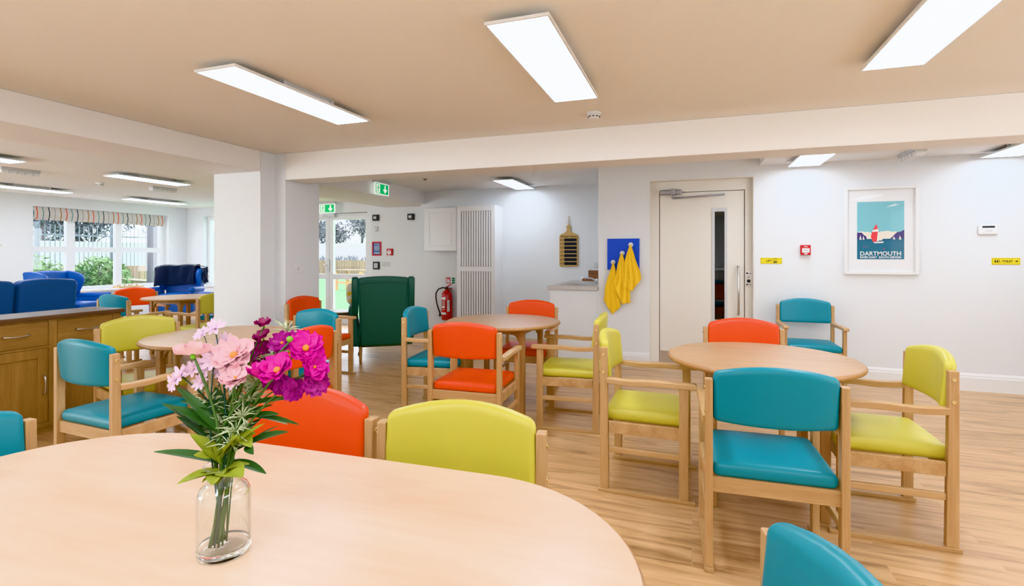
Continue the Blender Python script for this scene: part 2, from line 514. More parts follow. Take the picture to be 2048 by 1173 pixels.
add_box(bm, -11.2, -10.9, -2.5, 5.64, 0, HC); add_box(bm, -11.2, -10.9, 8.1, 8.54, 0, HC)
add_box(bm, -11.2, -10.9, 5.64, 8.1, 0, 0.63); add_box(bm, -11.2, -10.9, 5.64, 8.1, 2.16, HC)
struct('wall_left', bm, M['wall'])
bm = BM(); add_box(bm, 4.0, 4.15, -2.5, 6.22, 0, HC); struct('wall_right', bm, M['wall'])
bm = BM(); add_box(bm, -11.2, 4.15, -2.65, -2.5, 0, HC); struct('wall_rear', bm, M['wall'])

def skirting(name, x0, x1, y):
    bm = BM()
    add_prism(bm, [(y, 0), (y - 0.022, 0), (y - 0.022, 0.125), (y - 0.016, 0.135), (y - 0.016, 0.146), (y - 0.011, 0.155), (y - 0.004, 0.167), (y, 0.167)], 'x', x0, x1)
    struct(name, bm, M['trim'])
skirting('baseboard_back', 0.63, 4.0, 6.06)
skirting('baseboard_door', -1.05, -0.46, 6.06)
skirting('baseboard_kitchen', -2.80, -1.66, 7.58)
skirting('baseboard_garden', -5.5, -4.30, 7.9)

# lift door
d = sroot('door_1', (0.09, 6.14, 0))
def L(x0, x1, y0, y1, z0, z1): return (x0 - 0.09, x1 - 0.09, y0 - 6.14, y1 - 6.14, z0, z1)
bm = BM()
for b in [(-0.46, -0.36, 6.145, 6.20, 0, 2.15), (0.55, 0.63, 6.145, 6.20, 0, 2.15), (-0.36, 0.55, 6.145, 6.20, 2.02, 2.15),
          (-0.459, -0.452, 6.062, 6.145, 0, 2.149), (0.622, 0.629, 6.062, 6.145, 0, 2.149), (-0.452, 0.622, 6.062, 6.145, 2.142, 2.149)]:
    add_box(bm, *L(*b))
obj('door_frame', bm, M['cream'], d)
bm = BM()
for b in [(-0.352, 0.24, 6.16, 6.20, 0.012, 2.012), (0.342, 0.542, 6.16, 6.20, 0.012, 2.012), (0.24, 0.342, 6.16, 6.20, 0.012, 0.57), (0.24, 0.342, 6.16, 6.20, 1.785, 2.012)]:
    add_box(bm, *L(*b))
leaf = obj('door_leaf', bm, M['cream'], d)
bm = BM()
for b in [(-0.36, -0.32, 6.202, 6.216, 0, 2.06), (0.51, 0.55, 6.202, 6.216, 0, 2.06), (-0.32, 0.51, 6.202, 6.216, 1.98, 2.06)]:
    add_box(bm, *L(*b))
obj('door_stop', bm, M['cream'], d)
bm = BM()
for b in [(0.212, 0.240, 6.152, 6.164, 0.54, 1.826), (0.342, 0.370, 6.152, 6.164, 0.54, 1.826), (0.24, 0.342, 6.152, 6.164, 0.54, 0.57), (0.24, 0.342, 6.152, 6.164, 1.785, 1.826)]:
    add_box(bm, *L(*b))
obj('vision_frame', bm, M['lgrey'], leaf)
bm = BM(); add_box(bm, *L(0.24, 0.342, 6.175, 6.181, 0.57, 1.785)); obj('vision_glass', bm, M['dglass'], leaf)
bm = BM(); add_box(bm, *L(-0.345, 0.53, 6.157, 6.161, 0.02, 0.19)); obj('kick_plate', bm, M['steel'], leaf)
bm = BM(); add_tube(bm, [(0.482 - 0.09, z_y[1], z_y[0]) for z_y in [(0.635, 0.02), (0.64, -0.025), (0.66, -0.04), (1.14, -0.04), (1.165, -0.025), (1.17, 0.02)]], 0.012, 10)
obj('pull_handle', bm, M['steel'], leaf)
bm = BM(); add_box(bm, *L(-0.355, -0.11, 6.09, 6.145, 1.985, 2.045), 0.018, 3); add_box(bm, *L(-0.225, -0.185, 6.085, 6.145, 1.975, 2.055), 0.008)
cl = obj('door_closer', bm, M['grey'], d)
bm = BM(); add_tube(bm, [(-0.295, -0.045, 1.945), (0.25, -0.03, 1.968)], 0.011, 8); add_tube(bm, [(-0.295, -0.045, 1.99), (-0.295, -0.045, 1.94)], 0.014, 8)
obj('closer_arm', bm, M['grey'], cl)
bm = BM(); add_box(bm, -0.46, 0.63, 6.62, 6.68, 0, 2.3); add_box(bm, -0.52, -0.46, 6.24, 6.68, 0, 2.3); add_box(bm, 0.63, 0.69, 6.24, 6.68, 0, 2.3)
struct('wall_lift_shaft', bm, M['grey'])

# garden door: two glazed leaves
d = sroot('door_2', (-6.5, 7.95, 0))
bm = BM()
add_box(bm, -1.0, -0.95, -0.04, 0.04, 0, 2.09); add_box(bm, 0.95, 1.0, -0.04, 0.04, 0, 2.09); add_box(bm, -0.95, 0.95, -0.04, 0.04, 2.03, 2.09)
add_box(bm, -0.95, 0.95, -0.04, 0.04, 0.0, 0.02)
obj('door_frame', bm, M['upvc'], d)
for x0, x1 in ((-0.945, 0.05), (0.055, 0.945)):
    bm = BM()
    s = 0.085
    add_box(bm, x0, x0 + s, -0.03, 0.03, 0.022, 2.028); add_box(bm, x1 - s, x1, -0.03, 0.03, 0.022, 2.028)
    add_box(bm, x0 + s, x1 - s, -0.03, 0.03, 0.022, 0.12); add_box(bm, x0 + s, x1 - s, -0.03, 0.03, 0.84, 0.94); add_box(bm, x0 + s, x1 - s, -0.03, 0.03, 1.955, 2.028)
    lf = obj('door_leaf', bm, M['upvc'], d)
    bm = BM(); add_box(bm, x0 + s, x1 - s, -0.004, 0.004, 0.12, 0.84); add_box(bm, x0 + s, x1 - s, -0.004, 0.004, 0.94, 1.955)
    obj('door_glass', bm, M['glass'], lf)
bm = BM(); add_box(bm, -0.05, 0.22, -0.10, -0.035, 2.005, 2.06, 0.006)
cl = obj('door_closer', bm, M['lgrey'], d)
bm = BM(); add_tube(bm, [(0.2, -0.09, 2.065), (0.62, -0.07, 2.072)], 0.008, 6); add_tube(bm, [(0.62, -0.07, 2.072), (0.9, -0.045, 2.075)], 0.008, 6)
obj('closer_arm', bm, M['grey'], cl)
bm = BM(); add_box(bm, 0.03, 0.06, -0.06, -0.03, 0.99, 1.22, 0.006); add_tube(bm, [(0.045, -0.075, 1.1), (-0.06, -0.075, 1.1)], 0.009, 8)
obj('door_handle', bm, M['steel'], d)

# lounge window
w = sroot('window_1', (-11.05, 6.87, 0))
bm = BM()
Y0, Y1, Z0, Z1 = 5.64 - 6.87, 8.1 - 6.87, 0.63, 2.16
for b in [(Y0, Y0 + 0.06, Z0, Z1), (Y1 - 0.12, Y1, Z0, Z1)]: add_box(bm, -0.040, 0.040, *b)
for b in [(Y0 + 0.06, Y1 - 0.12, Z0, Z0 + 0.06), (Y0 + 0.06, Y1 - 0.12, Z1 - 0.06, Z1)]: add_box(bm, -0.040, 0.040, *b)
cuts = [(Y0 + 0.06, -0.66), (-0.52, 0.20), (0.32, Y1 - 0.12)]
for b in [(-0.66, -0.52), (0.20, 0.32)]: add_box(bm, -0.036, 0.036, *b, Z0 + 0.06, Z1 - 0.06)
for b in cuts: add_box(bm, -0.034, 0.034, *b, 1.35, 1.45)
obj('window_frame', bm, M['upvc'], w)
bm = BM(); add_box(bm, -0.004, 0.004, Y0 + 0.06, Y1 - 0.12, Z0 + 0.06, Z1 - 0.06); obj('window_glass', bm, M['glass'], w)
bm = BM(); add_box(bm, 0.03, 0.24, Y0 - 0.06, Y1 + 0.05, 0.595, 0.632, 0.006); obj('window_sill', bm, M['trim'], w)
bm = BM(); add_box(bm, 0.03, 0.07, -0.2, -0.06, 1.41, 1.44, 0.005); obj('window_handle', bm, M['white'], w)

w = sroot('window_2', (-9.8, 8.68, 0))
bm = BM()
for b in [(-0.6, -0.52, 0.61, 2.16), (0.52, 0.6, 0.61, 2.16), (-0.52, 0.52, 0.61, 0.68), (-0.52, 0.52, 2.08, 2.16), (-0.05, 0.05, 0.68, 2.08)]:
    add_box(bm, b[0], b[1], -0.035, 0.035, b[2], b[3])
obj('window_frame', bm, M['upvc'], w)
bm = BM(); add_box(bm, -0.52, 0.52, -0.004, 0.004, 0.68, 2.08); obj('window_glass', bm, M['glass'], w)
bm = BM(); add_box(bm, -0.62, 0.62, -0.17, -0.03, 0.58, 0.612, 0.006); obj('window_sill', bm, M['trim'], w)

# roman blind
t = thing('roman_blind', 'linen roman blind with orange, teal and tan stripes, drawn up over the lounge window', 'blind', (-10.95, 6.83, 2.155))
def blindf(u, v):
    y = -1.17 + 2.34 * u
    s = v
    z = -0.235 * min(1, s / 0.8)
    bulge = 0.0
    if s < 0.8: bulge = 0.028 * math.sin(PI * s / 0.8) ** 2 * (1 + 0.2 * math.sin(9 * u)) + 0.02 * max(0, s - 0.55)
    else:
        q = (s - 0.8) / 0.2
        z = -0.235 + 0.05 * q; bulge = -0.02 * math.sin(PI * q / 2)
    return Vector((bulge + 0.02, y, z))
bm = BM(); add_sheet(bm, blindf, 60, 24); obj('fabric', bm, M['blind'], t)
bm = BM(); add_box(bm, -0.02, 0.02, -1.17, 1.17, -0.03, 0.0); obj('headrail', bm, M['white'], t)
bm = BM(); add_box(bm, 0.012, 0.05, -1.17, 1.17, -0.19, -0.175, 0.004); obj('fold_rod', bm, M['blind'], t)

# ------------------------------------------------------------------ ceiling lights
def make_light(Lh, name, label, group=None, loc=(0, 0, 0), proto={}, dm='diffuser'):
    t = thing(name, label, 'light', loc, 0, group)
    key = (Lh, dm)
    if key not in proto:
        bm = BM(); W = 0.1475; h = Lh / 2
        for b in [(-W, -W + 0.010, -h, h), (W - 0.010, W, -h, h), (-W + 0.01, W - 0.01, -h, -h + 0.010), (-W + 0.01, W - 0.01, h - 0.010, h)]:
            add_box(bm, b[0], b[1], b[2], b[3], 0.0, 0.014)
        add_box(bm, -W + 0.01, W - 0.01, -h + 0.01, h - 0.01, 0.009, 0.014)
        f = mesh_of('frame', bm, M['white'])
        bm = BM(); add_box(bm, -W + 0.010, W - 0.010, -h + 0.010, h - 0.010, 0.002, 0.008)
        dfm = mesh_of('diffuser', bm, M[dm])
        bm = BM(); add_box(bm, -0.11, 0.11, -0.22, 0.22, 0.014, 0.05); add_box(bm, -0.12, 0.12, -0.23, -0.2, 0.014, 0.05); add_box(bm, -0.12, 0.12, 0.2, 0.23, 0.014, 0.05)
        br = mesh_of('bracket', bm, M['lgrey'])
        proto[key] = (f, dfm, br)
    f, dfm, br = proto[key]
    mobj('frame', f, t); mobj('diffuser', dfm, t); mobj('bracket', br, t)
    return t
G = 'flat LED ceiling panels'
LZ = HC - 0.05
for x, y, z, l, lab in [
    (-2.45, 2.68, LZ, 1.21, 'long LED panel on the dining ceiling beside the long white side beam'),
    (-0.715, 2.68, LZ, 1.21, 'LED panel on the dining ceiling in front of the round smoke detector'),
    (1.02, 2.68, LZ, 1.21, 'LED panel on the dining ceiling cut off by the top edge of the picture'),
    (-2.42, 6.97, LZ, 1.0, 'small looking LED panel on the kitchen ceiling above the slatted white cabinet'),
    (1.08, 5.33, 2.21, 1.21, 'LED panel in the low alcove ceiling between the beam and the framed poster'),
    (2.70, 5.38, 2.21, 1.21, 'LED panel in the low alcove ceiling above the toilet sign'),
    (-6.97, 4.92, LZ, 1.0, 'lounge LED panel nearest the beam and pillar, beyond the sideboard'),
    (-9.65, 6.92, LZ, 1.08, 'lounge LED panel nearest the far corner and the chair with the throw'),
    (-6.97, 2.98, LZ, 1.0, 'lounge LED panel at the picture edge, nearer the white side beam'),
    (-9.65, 4.93, LZ, 1.08, 'lounge LED panel at the picture edge, nearer the window wall'),
    (-2.45, -0.3, LZ, 1.21, 'LED panel of the rear row on the dining ceiling, nearest the side beam'),
    (-0.715, -0.3, LZ, 1.21, 'LED panel of the rear row on the dining ceiling, middle of the three'),
    (1.02, -0.3, LZ, 1.21, 'LED panel of the rear row on the dining ceiling, furthest from the side beam'),
    (2.9, 1.6, LZ, 1.21, 'LED panel on the dining ceiling beside the plain end wall'),
    (-6.97, 1.0, LZ, 1.0, 'lounge LED panel furthest from the window, past the sideboard end'),
]:
    make_light(l, 'ceiling_light', lab, G, (x, y, z), dm='diffuser2' if y > 5 and x > -5 else 'diffuser')

def emergency(label, x, y, z, rot=0):
    t = thing('emergency_light', label, 'light', (x, y, z), rot, 'emergency lights on the ceiling')
    bm = BM(); add_box(bm, -0.05, 0.05, -0.20, 0.20, 0.02, 0.05, 0.006); obj('base', bm, M['lgrey'], t)
    bm = BM(); add_box(bm, -0.045, 0.045, -0.195, 0.195, -0.02, 0.022, 0.012); obj('cover', bm, M['white'], t)
    bm = BM()
    for s in (-0.12, -0.04, 0.04, 0.12): add_box(bm, -0.047, 0.047, s - 0.004, s + 0.004, -0.022, 0.02)
    obj('ribs', bm, M['lgrey'], t)
emergency('grey emergency light box between the two lounge panels near the far corner', -7.85, 5.74, HC - 0.05)
emergency('grey emergency light box on the lounge ceiling at the picture edge', -7.85, 3.92, HC - 0.05)
emergency('grey emergency light box on the low alcove ceiling above the framed poster', 1.92, 5.68, 2.2115)

def detector(label, x, y, z):
    t = thing('smoke_detector', label, 'smoke detector', (x, y, z), 0.4)
    bm = BM(); add_lathe(bm, [(0, -0.012), (0.052, -0.012), (0.055, -0.006), (0.055, 0.0), (0, 0)], 24); obj('base', bm, M['white'], t)
    bm = BM(); add_lathe(bm, [(0, -0.048), (0.028, -0.048), (0.040, -0.042), (0.044, -0.012), (0, -0.012)], 24); obj('cover', bm, M['white'], t)
    bm = BM()
    for k in range(10):
        a = 2 * PI * k / 10
        add_box(bm, 0.036, 0.046, -0.007, 0.007, -0.036, -0.029, mat=Matrix.Rotation(a, 4, 'Z'))
    obj('vents', bm, M['dark'], t)
detector('white smoke detector on the dining ceiling in front of the cross beam', -0.69, 3.79, HC)
detector('white smoke detector on the lounge ceiling between the panels', -8.22, 5.06, HC)
t = thing('downlight_sensor', 'small round sensor flush in the kitchen ceiling near the cross beam', 'sensor', (-3.51, 6.3, HC))
bm = BM(); add_lathe(bm, [(0, -0.008), (0.03, -0.008), (0.042, -0.004), (0.045, 0), (0, 0)], 24); obj('rim', bm, M['white'], t)
bm = BM(); add_lathe(bm, [(0, -0.018), (0.018, -0.016), (0.024, -0.0085), (0, -0.0085)], 16); obj('lens', bm, M['dark'], t)
bm = BM(); add_box(bm, -0.09, 0.09, -0.05, 0.05, -0.004, 0, 0.002)
tag(obj('ceiling_grille', bm, M['ceiling'], None), 'thin flat vent plate under the bulkhead near the garden wall', 'vent').location = (-4.75, 7.35, 2.15)

# ------------------------------------------------------------------ exit signs (face -y locally)
def exit_sign(label, loc, rotz):
    t = thing('exit_sign', label, 'exit sign', loc, rotz, 'lit fire exit signs')
    bm = BM(); add_box(bm, -0.19, 0.19, -0.03, 0.03, 0.0, 0.045, 0.004); obj('housing', bm, M['lgrey'], t)
    bm = BM(); add_box(bm, -0.175, 0.175, -0.006, 0.006, -0.165, 0.0); obj('plate', bm, M['signwhite'], t)
    for s in (-1,):
        bm = BM(); flat(bm, [rect(-0.155, 0.155, -0.152, -0.012)], -0.0062, 0.0008); p = obj('green_panel', bm, M['signgreen'], t)
        bm = BM()
        y = -0.0072
        flat(bm, [rect(-0.14, -0.05, -0.145, -0.02)], y)                       # doorway
        flat(bm, [[(0.075, -0.14), (0.125, -0.09), (0.105, -0.075), (0.09, -0.09), (0.09, -0.025), (0.06, -0.025), (0.06, -0.09), (0.045, -0.075), (0.025, -0.09)]], y)
        obj('door_and_arrow', bm, M['signwhite'], p)
        bm = BM(); y = -0.008
        flat(bm, [disc(-0.088, -0.038, 0.010),
                  [(-0.10, -0.050), (-0.082, -0.050), (-0.088, -0.088), (-0.106, -0.088)],
                  [(-0.10, -0.052), (-0.12, -0.062), (-0.132, -0.080), (-0.126, -0.083), (-0.115, -0.068), (-0.10, -0.062)],
                  [(-0.084, -0.054), (-0.070, -0.072), (-0.055, -0.070), (-0.055, -0.077), (-0.074, -0.080), (-0.088, -0.064)],
                  [(-0.106, -0.085), (-0.094, -0.088), (-0.112, -0.116), (-0.138, -0.118), (-0.138, -0.126), (-0.108, -0.124)],
                  [(-0.098, -0.086), (-0.088, -0.088), (-0.076, -0.108), (-0.086, -0.142), (-0.096, -0.140), (-0.088, -0.110)]], y)
        obj('running_figure', bm, M['signgreen'], p)
exit_sign('green lit exit sign hung along the bulkhead face near the kitchen', (-4.16, 6.22, 2.315), PI / 2)
exit_sign('green lit exit sign hanging in front of the garden door', (-6.33, 7.72, 2.235), 0)

# ------------------------------------------------------------------ things on the lift wall
WY = 6.06
t = thing('framed_poster', 'white framed seaside poster with a red sailed boat and DARTMOUTH lettering', 'picture', (1.78, WY - 0.002, 1.545))
bm = BM()
hw, hh, fw = 0.316, 0.442, 0.03
for b in [(-hw, -hw + fw, -hh, hh), (hw - fw, hw, -hh, hh), (-hw + fw, hw - fw, -hh, -hh + fw), (-hw + fw, hw - fw, hh - fw, hh)]:
    add_box(bm, b[0], b[1], -0.03, 0, b[2], b[3], 0.002, 1)
obj('frame', bm, M['white'], t)
bm = BM(); add_box(bm, -hw + fw, hw - fw, -0.008, -0.002, -hh + fw, hh - fw); mt = obj('mount', bm, M['paper'], t)
bm = BM(); bm.faces.new([bm.verts.new((a, -0.023, b)) for a, b in rect(-hw + fw, hw - fw, -hh + fw, hh - fw)]); obj('glazing', bm, M['pic_glass'], t)
pr = bpy.data.objects.new('print', None)
bm = BM(); flat(bm, [rect(-0.2, 0.2, -0.29, 0.29)], -0.0082); pr = obj('print', bm, plain('poster_sky', srgb(120, 186, 196), 0.6, noise=0.01), t)
pm = lambda n, r, g, b: plain(n, srgb(r, g, b), 0.6, noise=0.01)
y = -0.009
bm = BM(); flat(bm, [rect(-0.2, 0.2, -0.29, -0.095)], y); obj('sea', bm, pm('poster_sea', 30, 102, 130), pr)
bm = BM(); flat(bm, [rect(-0.2, 0.2, -0.10, -0.045)] + [disc(c, -0.045, r, 18, 1, 0.8) for c, r in [(-0.16, 0.045), (-0.11, 0.04), (0.02, 0.045), (0.06, 0.05), (0.12, 0.04), (0.17, 0.035)]], y - 0.0004)
obj('clouds', bm, pm('poster_cloud', 236, 226, 210), pr)
bm = BM(); flat(bm, [[(-0.2, -0.095), (-0.2, -0.02), (-0.16, -0.02), (-0.14, -0.045), (-0.12, -0.06), (-0.115, -0.095)], [(0.2, -0.085), (0.2, 0.005), (0.17, -0.015), (0.14, -0.02), (0.12, -0.04), (0.1, -0.065), (0.08, -0.085)]], y - 0.0010)
obj('headlands', bm, pm('poster_hill', 62, 48, 110), pr)
bm = BM(); flat(bm, [rect(-0.2, -0.07, -0.105, -0.085), [(0.01, -0.105), (0.02, -0.085), (0.2, -0.08), (0.2, -0.105)]], y - 0.0016)
obj('far_shore', bm, pm('poster_shore', 24, 88, 118), pr)
bm = BM(); flat(bm, [[(-0.065, -0.115), (-0.082, -0.06), (-0.068, -0.01), (-0.035, 0.065), (-0.022, 0.02), (-0.02, -0.04), (-0.03, -0.108)]], y - 0.0022)
sl = obj('spinnaker', bm, pm('poster_red', 226, 60, 70), pr)
bm = BM(); flat(bm, [[(-0.072, -0.015), (-0.064, 0.004), (-0.023, 0.014), (-0.021, -0.012)], [(-0.03, -0.108), (-0.018, 0.03), (-0.015, -0.108)], [(-0.06, -0.118), (0.03, -0.112), (0.02, -0.126), (-0.05, -0.128)],
              [(-0.18, -0.092), (-0.172, -0.045), (-0.162, -0.092)], [(-0.152, -0.092), (-0.146, -0.052), (-0.136, -0.092)], [(0.105, -0.09), (0.112, -0.062), (0.125, -0.09)], [(0.155, -0.093), (0.163, -0.055), (0.176, -0.093)]], y - 0.0028)
obj('white_sails', bm, pm('poster_white', 240, 236, 228), pr)
bm = BM(); flat(bm, [[(0.05, 0.225), (0.085, 0.250), (0.105, 0.252), (0.135, 0.275), (0.118, 0.252), (0.17, 0.262), (0.11, 0.240), (0.085, 0.240)]], y - 0.0022)
obj('gull', bm, pm('poster_gull', 226, 232, 234), pr)
bm = BM(); flat(bm, [rect(-0.145, -0.135, -0.165, -0.158), rect(-0.125, -0.118, -0.163, -0.157), rect(-0.108, -0.102, -0.165, -0.158), disc(0.03, -0.185, 0.006)], y - 0.0006)
obj('buoys', bm, pm('poster_pink', 190, 50, 120), pr)
o = lettering('title', [('DARTMOUTH', 0, -0.252, 0.042, 'CENTER', 0.345, 0.0005), ('RIVER DART  SOUTH DEVON', 0, -0.279, 0.019, 'CENTER', 0.345, 0.0005)], pm('poster_letter', 244, 244, 240), pr)
o.location = (0, y - 0.0016, 0)

t = thing('thermostat', 'white wall thermostat with a dark display strip', 'thermostat', (2.64, WY + 0.001, 1.54))
bm = BM(); add_box(bm, -0.076, 0.076, -0.025, 0, -0.05, 0.05, 0.012, 3); obj('body', bm, M['white'], t)
bm = BM(); add_box(bm, -0.048, 0.048, -0.0265, -0.02, 0.014, 0.034, 0.002); obj('display', bm, M['dark'], t)
bm = BM(); add_box(bm, -0.03, 0.03, -0.0275, -0.02, -0.018, -0.002, 0.004); add_box(bm, -0.05, 0.05, -0.026, -0.02, -0.03, -0.027); obj('buttons', bm, M['lgrey'], t)

t = thing('call_point', 'red break glass fire alarm point above the lift sign', 'fire alarm', (1.116, WY + 0.001, 1.35))
def call_parts(t, s=1.0):
    bm = BM(); add_box(bm, -0.046 * s, 0.046 * s, -0.045, 0, -0.052 * s, 0.052 * s, 0.004); obj('body', bm, M['red'], t)
    bm = BM(); add_box(bm, -0.034 * s, 0.034 * s, -0.0468, -0.04, -0.028 * s, 0.018 * s, 0.001); g = obj('glass_panel', bm, M['white'], t)
    bm = BM(); flat(bm, [disc(-0.014 * s, -0.002, 0.004), disc(0, -0.002, 0.004), disc(0.014 * s, -0.002, 0.004)], -0.0469); obj('symbol', bm, M['ink'], g)
    bm = BM(); add_box(bm, -0.014 * s, 0.014 * s, -0.047, -0.04, -0.046 * s, -0.034 * s); obj('key_label', bm, M['white'], t)
    o = lettering('lettering', [('FIRE', 0, 0.028 * s, 0.014 * s, 'CENTER')], M['white'], t); o.location = (0, -0.0455, 0)
call_parts(t)

def sign(name, label, x, z, w, h, build):
    t = thing(name, label, 'sign', (x, WY, z), 0, 'yellow wall signs')
    bm = BM(); add_box(bm, -w / 2, w / 2, -0.004, 0, -h / 2, h / 2); obj('plate', bm, M['signyellow'], t)
    bm = BM(); e = 0.0035; i = 0.004
    for b in [(-w / 2 + i, w / 2 - i, h / 2 - i - e, h / 2 - i), (-w / 2 + i, w / 2 - i, -h / 2 + i, -h / 2 + i + e), (-w / 2 + i, -w / 2 + i + e, -h / 2 + i, h / 2 - i), (w / 2 - i - e, w / 2 - i, -h / 2 + i, h / 2 - i)]:
        flat(bm, [rect(*b)], -0.0041)
    obj('border', bm, plain(name + '_border', srgb(168, 150, 10), 0.5), t)
    build(t)
def lift_b(t):
    o = lettering('lettering', [('LIFT', -0.05, -0.011, 0.022, 'LEFT', 0.058, 0.0010)], M['ink'], t); o.location = (0, -0.0042, 0)
    bm = BM(); Y_ = -0.0043
    a, b, c_, d_ = 0.018, 0.058, -0.023, 0.023; e = 0.003
    flat(bm, [rect(a, b, d_ - e, d_), rect(a, b, c_, c_ + e), rect(a, a + e, c_, d_), rect(b - e, b, c_, d_)], Y_)
    flat(bm, [disc(x, 0.001, 0.0035, 10) for x in (0.028, 0.038, 0.048)] + [rect(x - 0.004, x + 0.004, -0.02, -0.004) for x in (0.028, 0.038, 0.048)] + [[(0.028, 0.009), (0.036, 0.009), (0.032, 0.017)], [(0.04, 0.017), (0.048, 0.017), (0.044, 0.009)]], Y_)
    obj('lift_symbol', bm, M['ink'], t)
sign('lift_sign', 'yellow LIFT sign on the wall beside the lift door', 0.798, 1.236, 0.206, 0.064, lift_b)
def toilet_b(t):
    o = lettering('lettering', [('TOILET', -0.03, -0.010, 0.021, 'LEFT', 0.082, 0.0010)], M['ink'], t); o.location = (0, -0.0042, 0)
    bm = BM(); Y_ = -0.0043
    for x in (-0.080, -0.064):
        flat(bm, [disc(x, 0.012, 0.0042, 10), [(x - 0.007, 0.006), (x + 0.007, 0.006), (x + 0.004, -0.014), (x - 0.004, -0.014)]], Y_)
    x = -0.046
    flat(bm, [disc(x - 0.004, 0.012, 0.0038, 10), [(x - 0.007, 0.007), (x - 0.002, 0.007), (x - 0.001, -0.004), (x + 0.008, -0.004), (x + 0.010, -0.012), (x + 0.007, -0.012), (x + 0.005, -0.007), (x - 0.006, -0.006)],
              [(x - 0.009, 0.0), (x - 0.011, -0.008), (x - 0.004, -0.014), (x + 0.004, -0.012), (x + 0.002, -0.0105), (x - 0.004, -0.011), (x - 0.008, -0.007), (x - 0.007, 0.0)]], Y_)
    obj('figures', bm, M['ink'], t)
    bm = BM()
    flat(bm, [[(0.064, -0.003), (0.078, -0.003), (0.078, -0.011), (0.092, 0.0), (0.078, 0.011), (0.078, 0.003), (0.064, 0.003)]], Y_)
    obj('arrow', bm, M['ink'], t)
sign('toilet_sign', 'yellow TOILET sign with figures and an arrow, below the thermostat', 2.778, 1.239, 0.212, 0.064, toilet_b)

t = thing('lift_call_panel', 'steel lift call panel set in the door frame beside the pull handle', 'lift control', (0.586, 6.143, 1.034))
bm = BM(); add_box(bm, -0.036, 0.036, -0.004, 0, -0.085, 0.085, 0.001); obj('plate', bm, M['steel'], t)
bm = BM(); add_lathe(bm, [(0, 0), (0.017, 0), (0.019, 0.003), (0.017, 0.006), (0, 0.007)], 20, Matrix.Translation((0, -0.004, -0.022)) @ Matrix.Rotation(PI / 2, 4, 'X')); obj('button', bm, M['dark'], t)
bm = BM(); add_lathe(bm, [(0, 0), (0.014, 0), (0.014, 0.004), (0, 0.004)], 20, Matrix.Translation((0, -0.004, 0.026)) @ Matrix.Rotation(PI / 2, 4, 'X')); obj('key_switch', bm, M['chrome'], t)
bm = BM(); flat(bm, [rect(-0.026, -0.006, 0.054, 0.072), rect(0.002, 0.026, 0.058, 0.064), rect(-0.026, -0.006, -0.068, -0.054), rect(0.0, 0.026, -0.062, -0.056)], -0.0041); obj('symbols', bm, M['ink'], t)

# blue board with pegs, then three towels
t = thing('peg_board', 'square cobalt blue board with three white pegs on the wall beside the lift door', 'peg board', (-0.757, WY, 1.307))
bm = BM(); add_box(bm, -0.184, 0.184, -0.022, 0, -0.182, 0.182, 0.002); obj('board', bm, M['panel_blue'], t)
pegs = [(-0.115, -0.095), (-0.010, 0.011), (0.087, 0.109)]
for x, z in pegs:
    bm = BM(); add_lathe(bm, [(0, 0), (0.026, 0), (0.028, 0.006), (0.024, 0.010), (0.010, 0.010), (0.010, 0.028), (0.015, 0.034), (0.013, 0.042), (0, 0.044)], 20, Matrix.Translation((x, -0.022, z)) @ Matrix.Rotation(PI / 2, 4, 'X'))
    obj('peg', bm, M['white'], t)
bm = BM()
for s in (-1, 1): add_box(bm, s * 0.184 - 0.008, s * 0.184 + 0.008, -0.012, -0.004, -0.008, 0.008)
obj('fixing_lug', bm, M['steel'], t)

def towel(label, x, z, length, half, lean, seed, tipl, tipr):
    rnd = random.Random(seed); ph = rnd.uniform(0, 6)
    t = thing('hand_towel', label, 'towel', (x, WY - 0.052, z - 0.016), 0, 'yellow towels on the pegs')
    def f(u, v):
        s = u * 2 - 1
        w = 0.008 + (half - 0.008) * (1 - math.exp(-1.6 * v)) / 0.8
        fold = math.sin(1.5 * PI * s + ph) * (0.010 + 0.026 * v) + math.sin(4.0 * s + ph * 2 + 2.5 * v) * 0.010 * v
        edge = (tipl * max(0, -s) + tipr * max(0, s)) + 0.14 * (1 - abs(s)) * 0
        dz = length * v * (1 - 0.30 * edge * v) 
        return Vector((s * w + lean * v + 0.006 * math.sin(7 * v + ph), -abs(fold) * 0.9 - 0.006 + 0.012 * math.sin(2 * PI * v + ph) * v, 0.012 - dz))
    bm = BM(); add_sheet(bm, f, 30, 34, 0.003); obj('cloth', bm, M['towel'], t)
    def g(u, v):
        s = u * 2 - 1
        w = 0.006 + half * 0.8 * (1 - math.exp(-2.0 * v))
        dz = length * 0.86 * v * (1 - 0.3 * (tipr * max(0, -s) + tipl * max(0, s)) * v)
        return Vector((s * w + lean * 0.8 * v, 0.016 + 0.010 * math.sin(2.4 * PI * s + ph) * v, 0.010 - dz))
    bm = BM(); add_sheet(bm, g, 20, 24, 0.003); obj('back_fold', bm, M['towel'], t)
    bm = BM(); add_tube(bm, [(-0.006, -0.006, 0.0), (-0.010, -0.010, 0.014), (0, -0.012, 0.024), (0.010, -0.010, 0.014), (0.006, -0.006, 0.0)], 0.003, 6); obj('loop', bm, M['towel'], t)
towel('yellow towel on the lowest peg, hanging furthest down the wall', -0.872, 1.208, 0.60, 0.098, -0.012, 3, 0.9, 0.5)
towel('yellow towel on the middle peg of the blue board', -0.767, 1.314, 0.58, 0.100, 0.006, 5, 1.5, 0.1)
towel('yellow towel on the highest peg, hanging over the board edge', -0.670, 1.412, 0.53, 0.105, 0.020, 11, 0.3, 0.9)

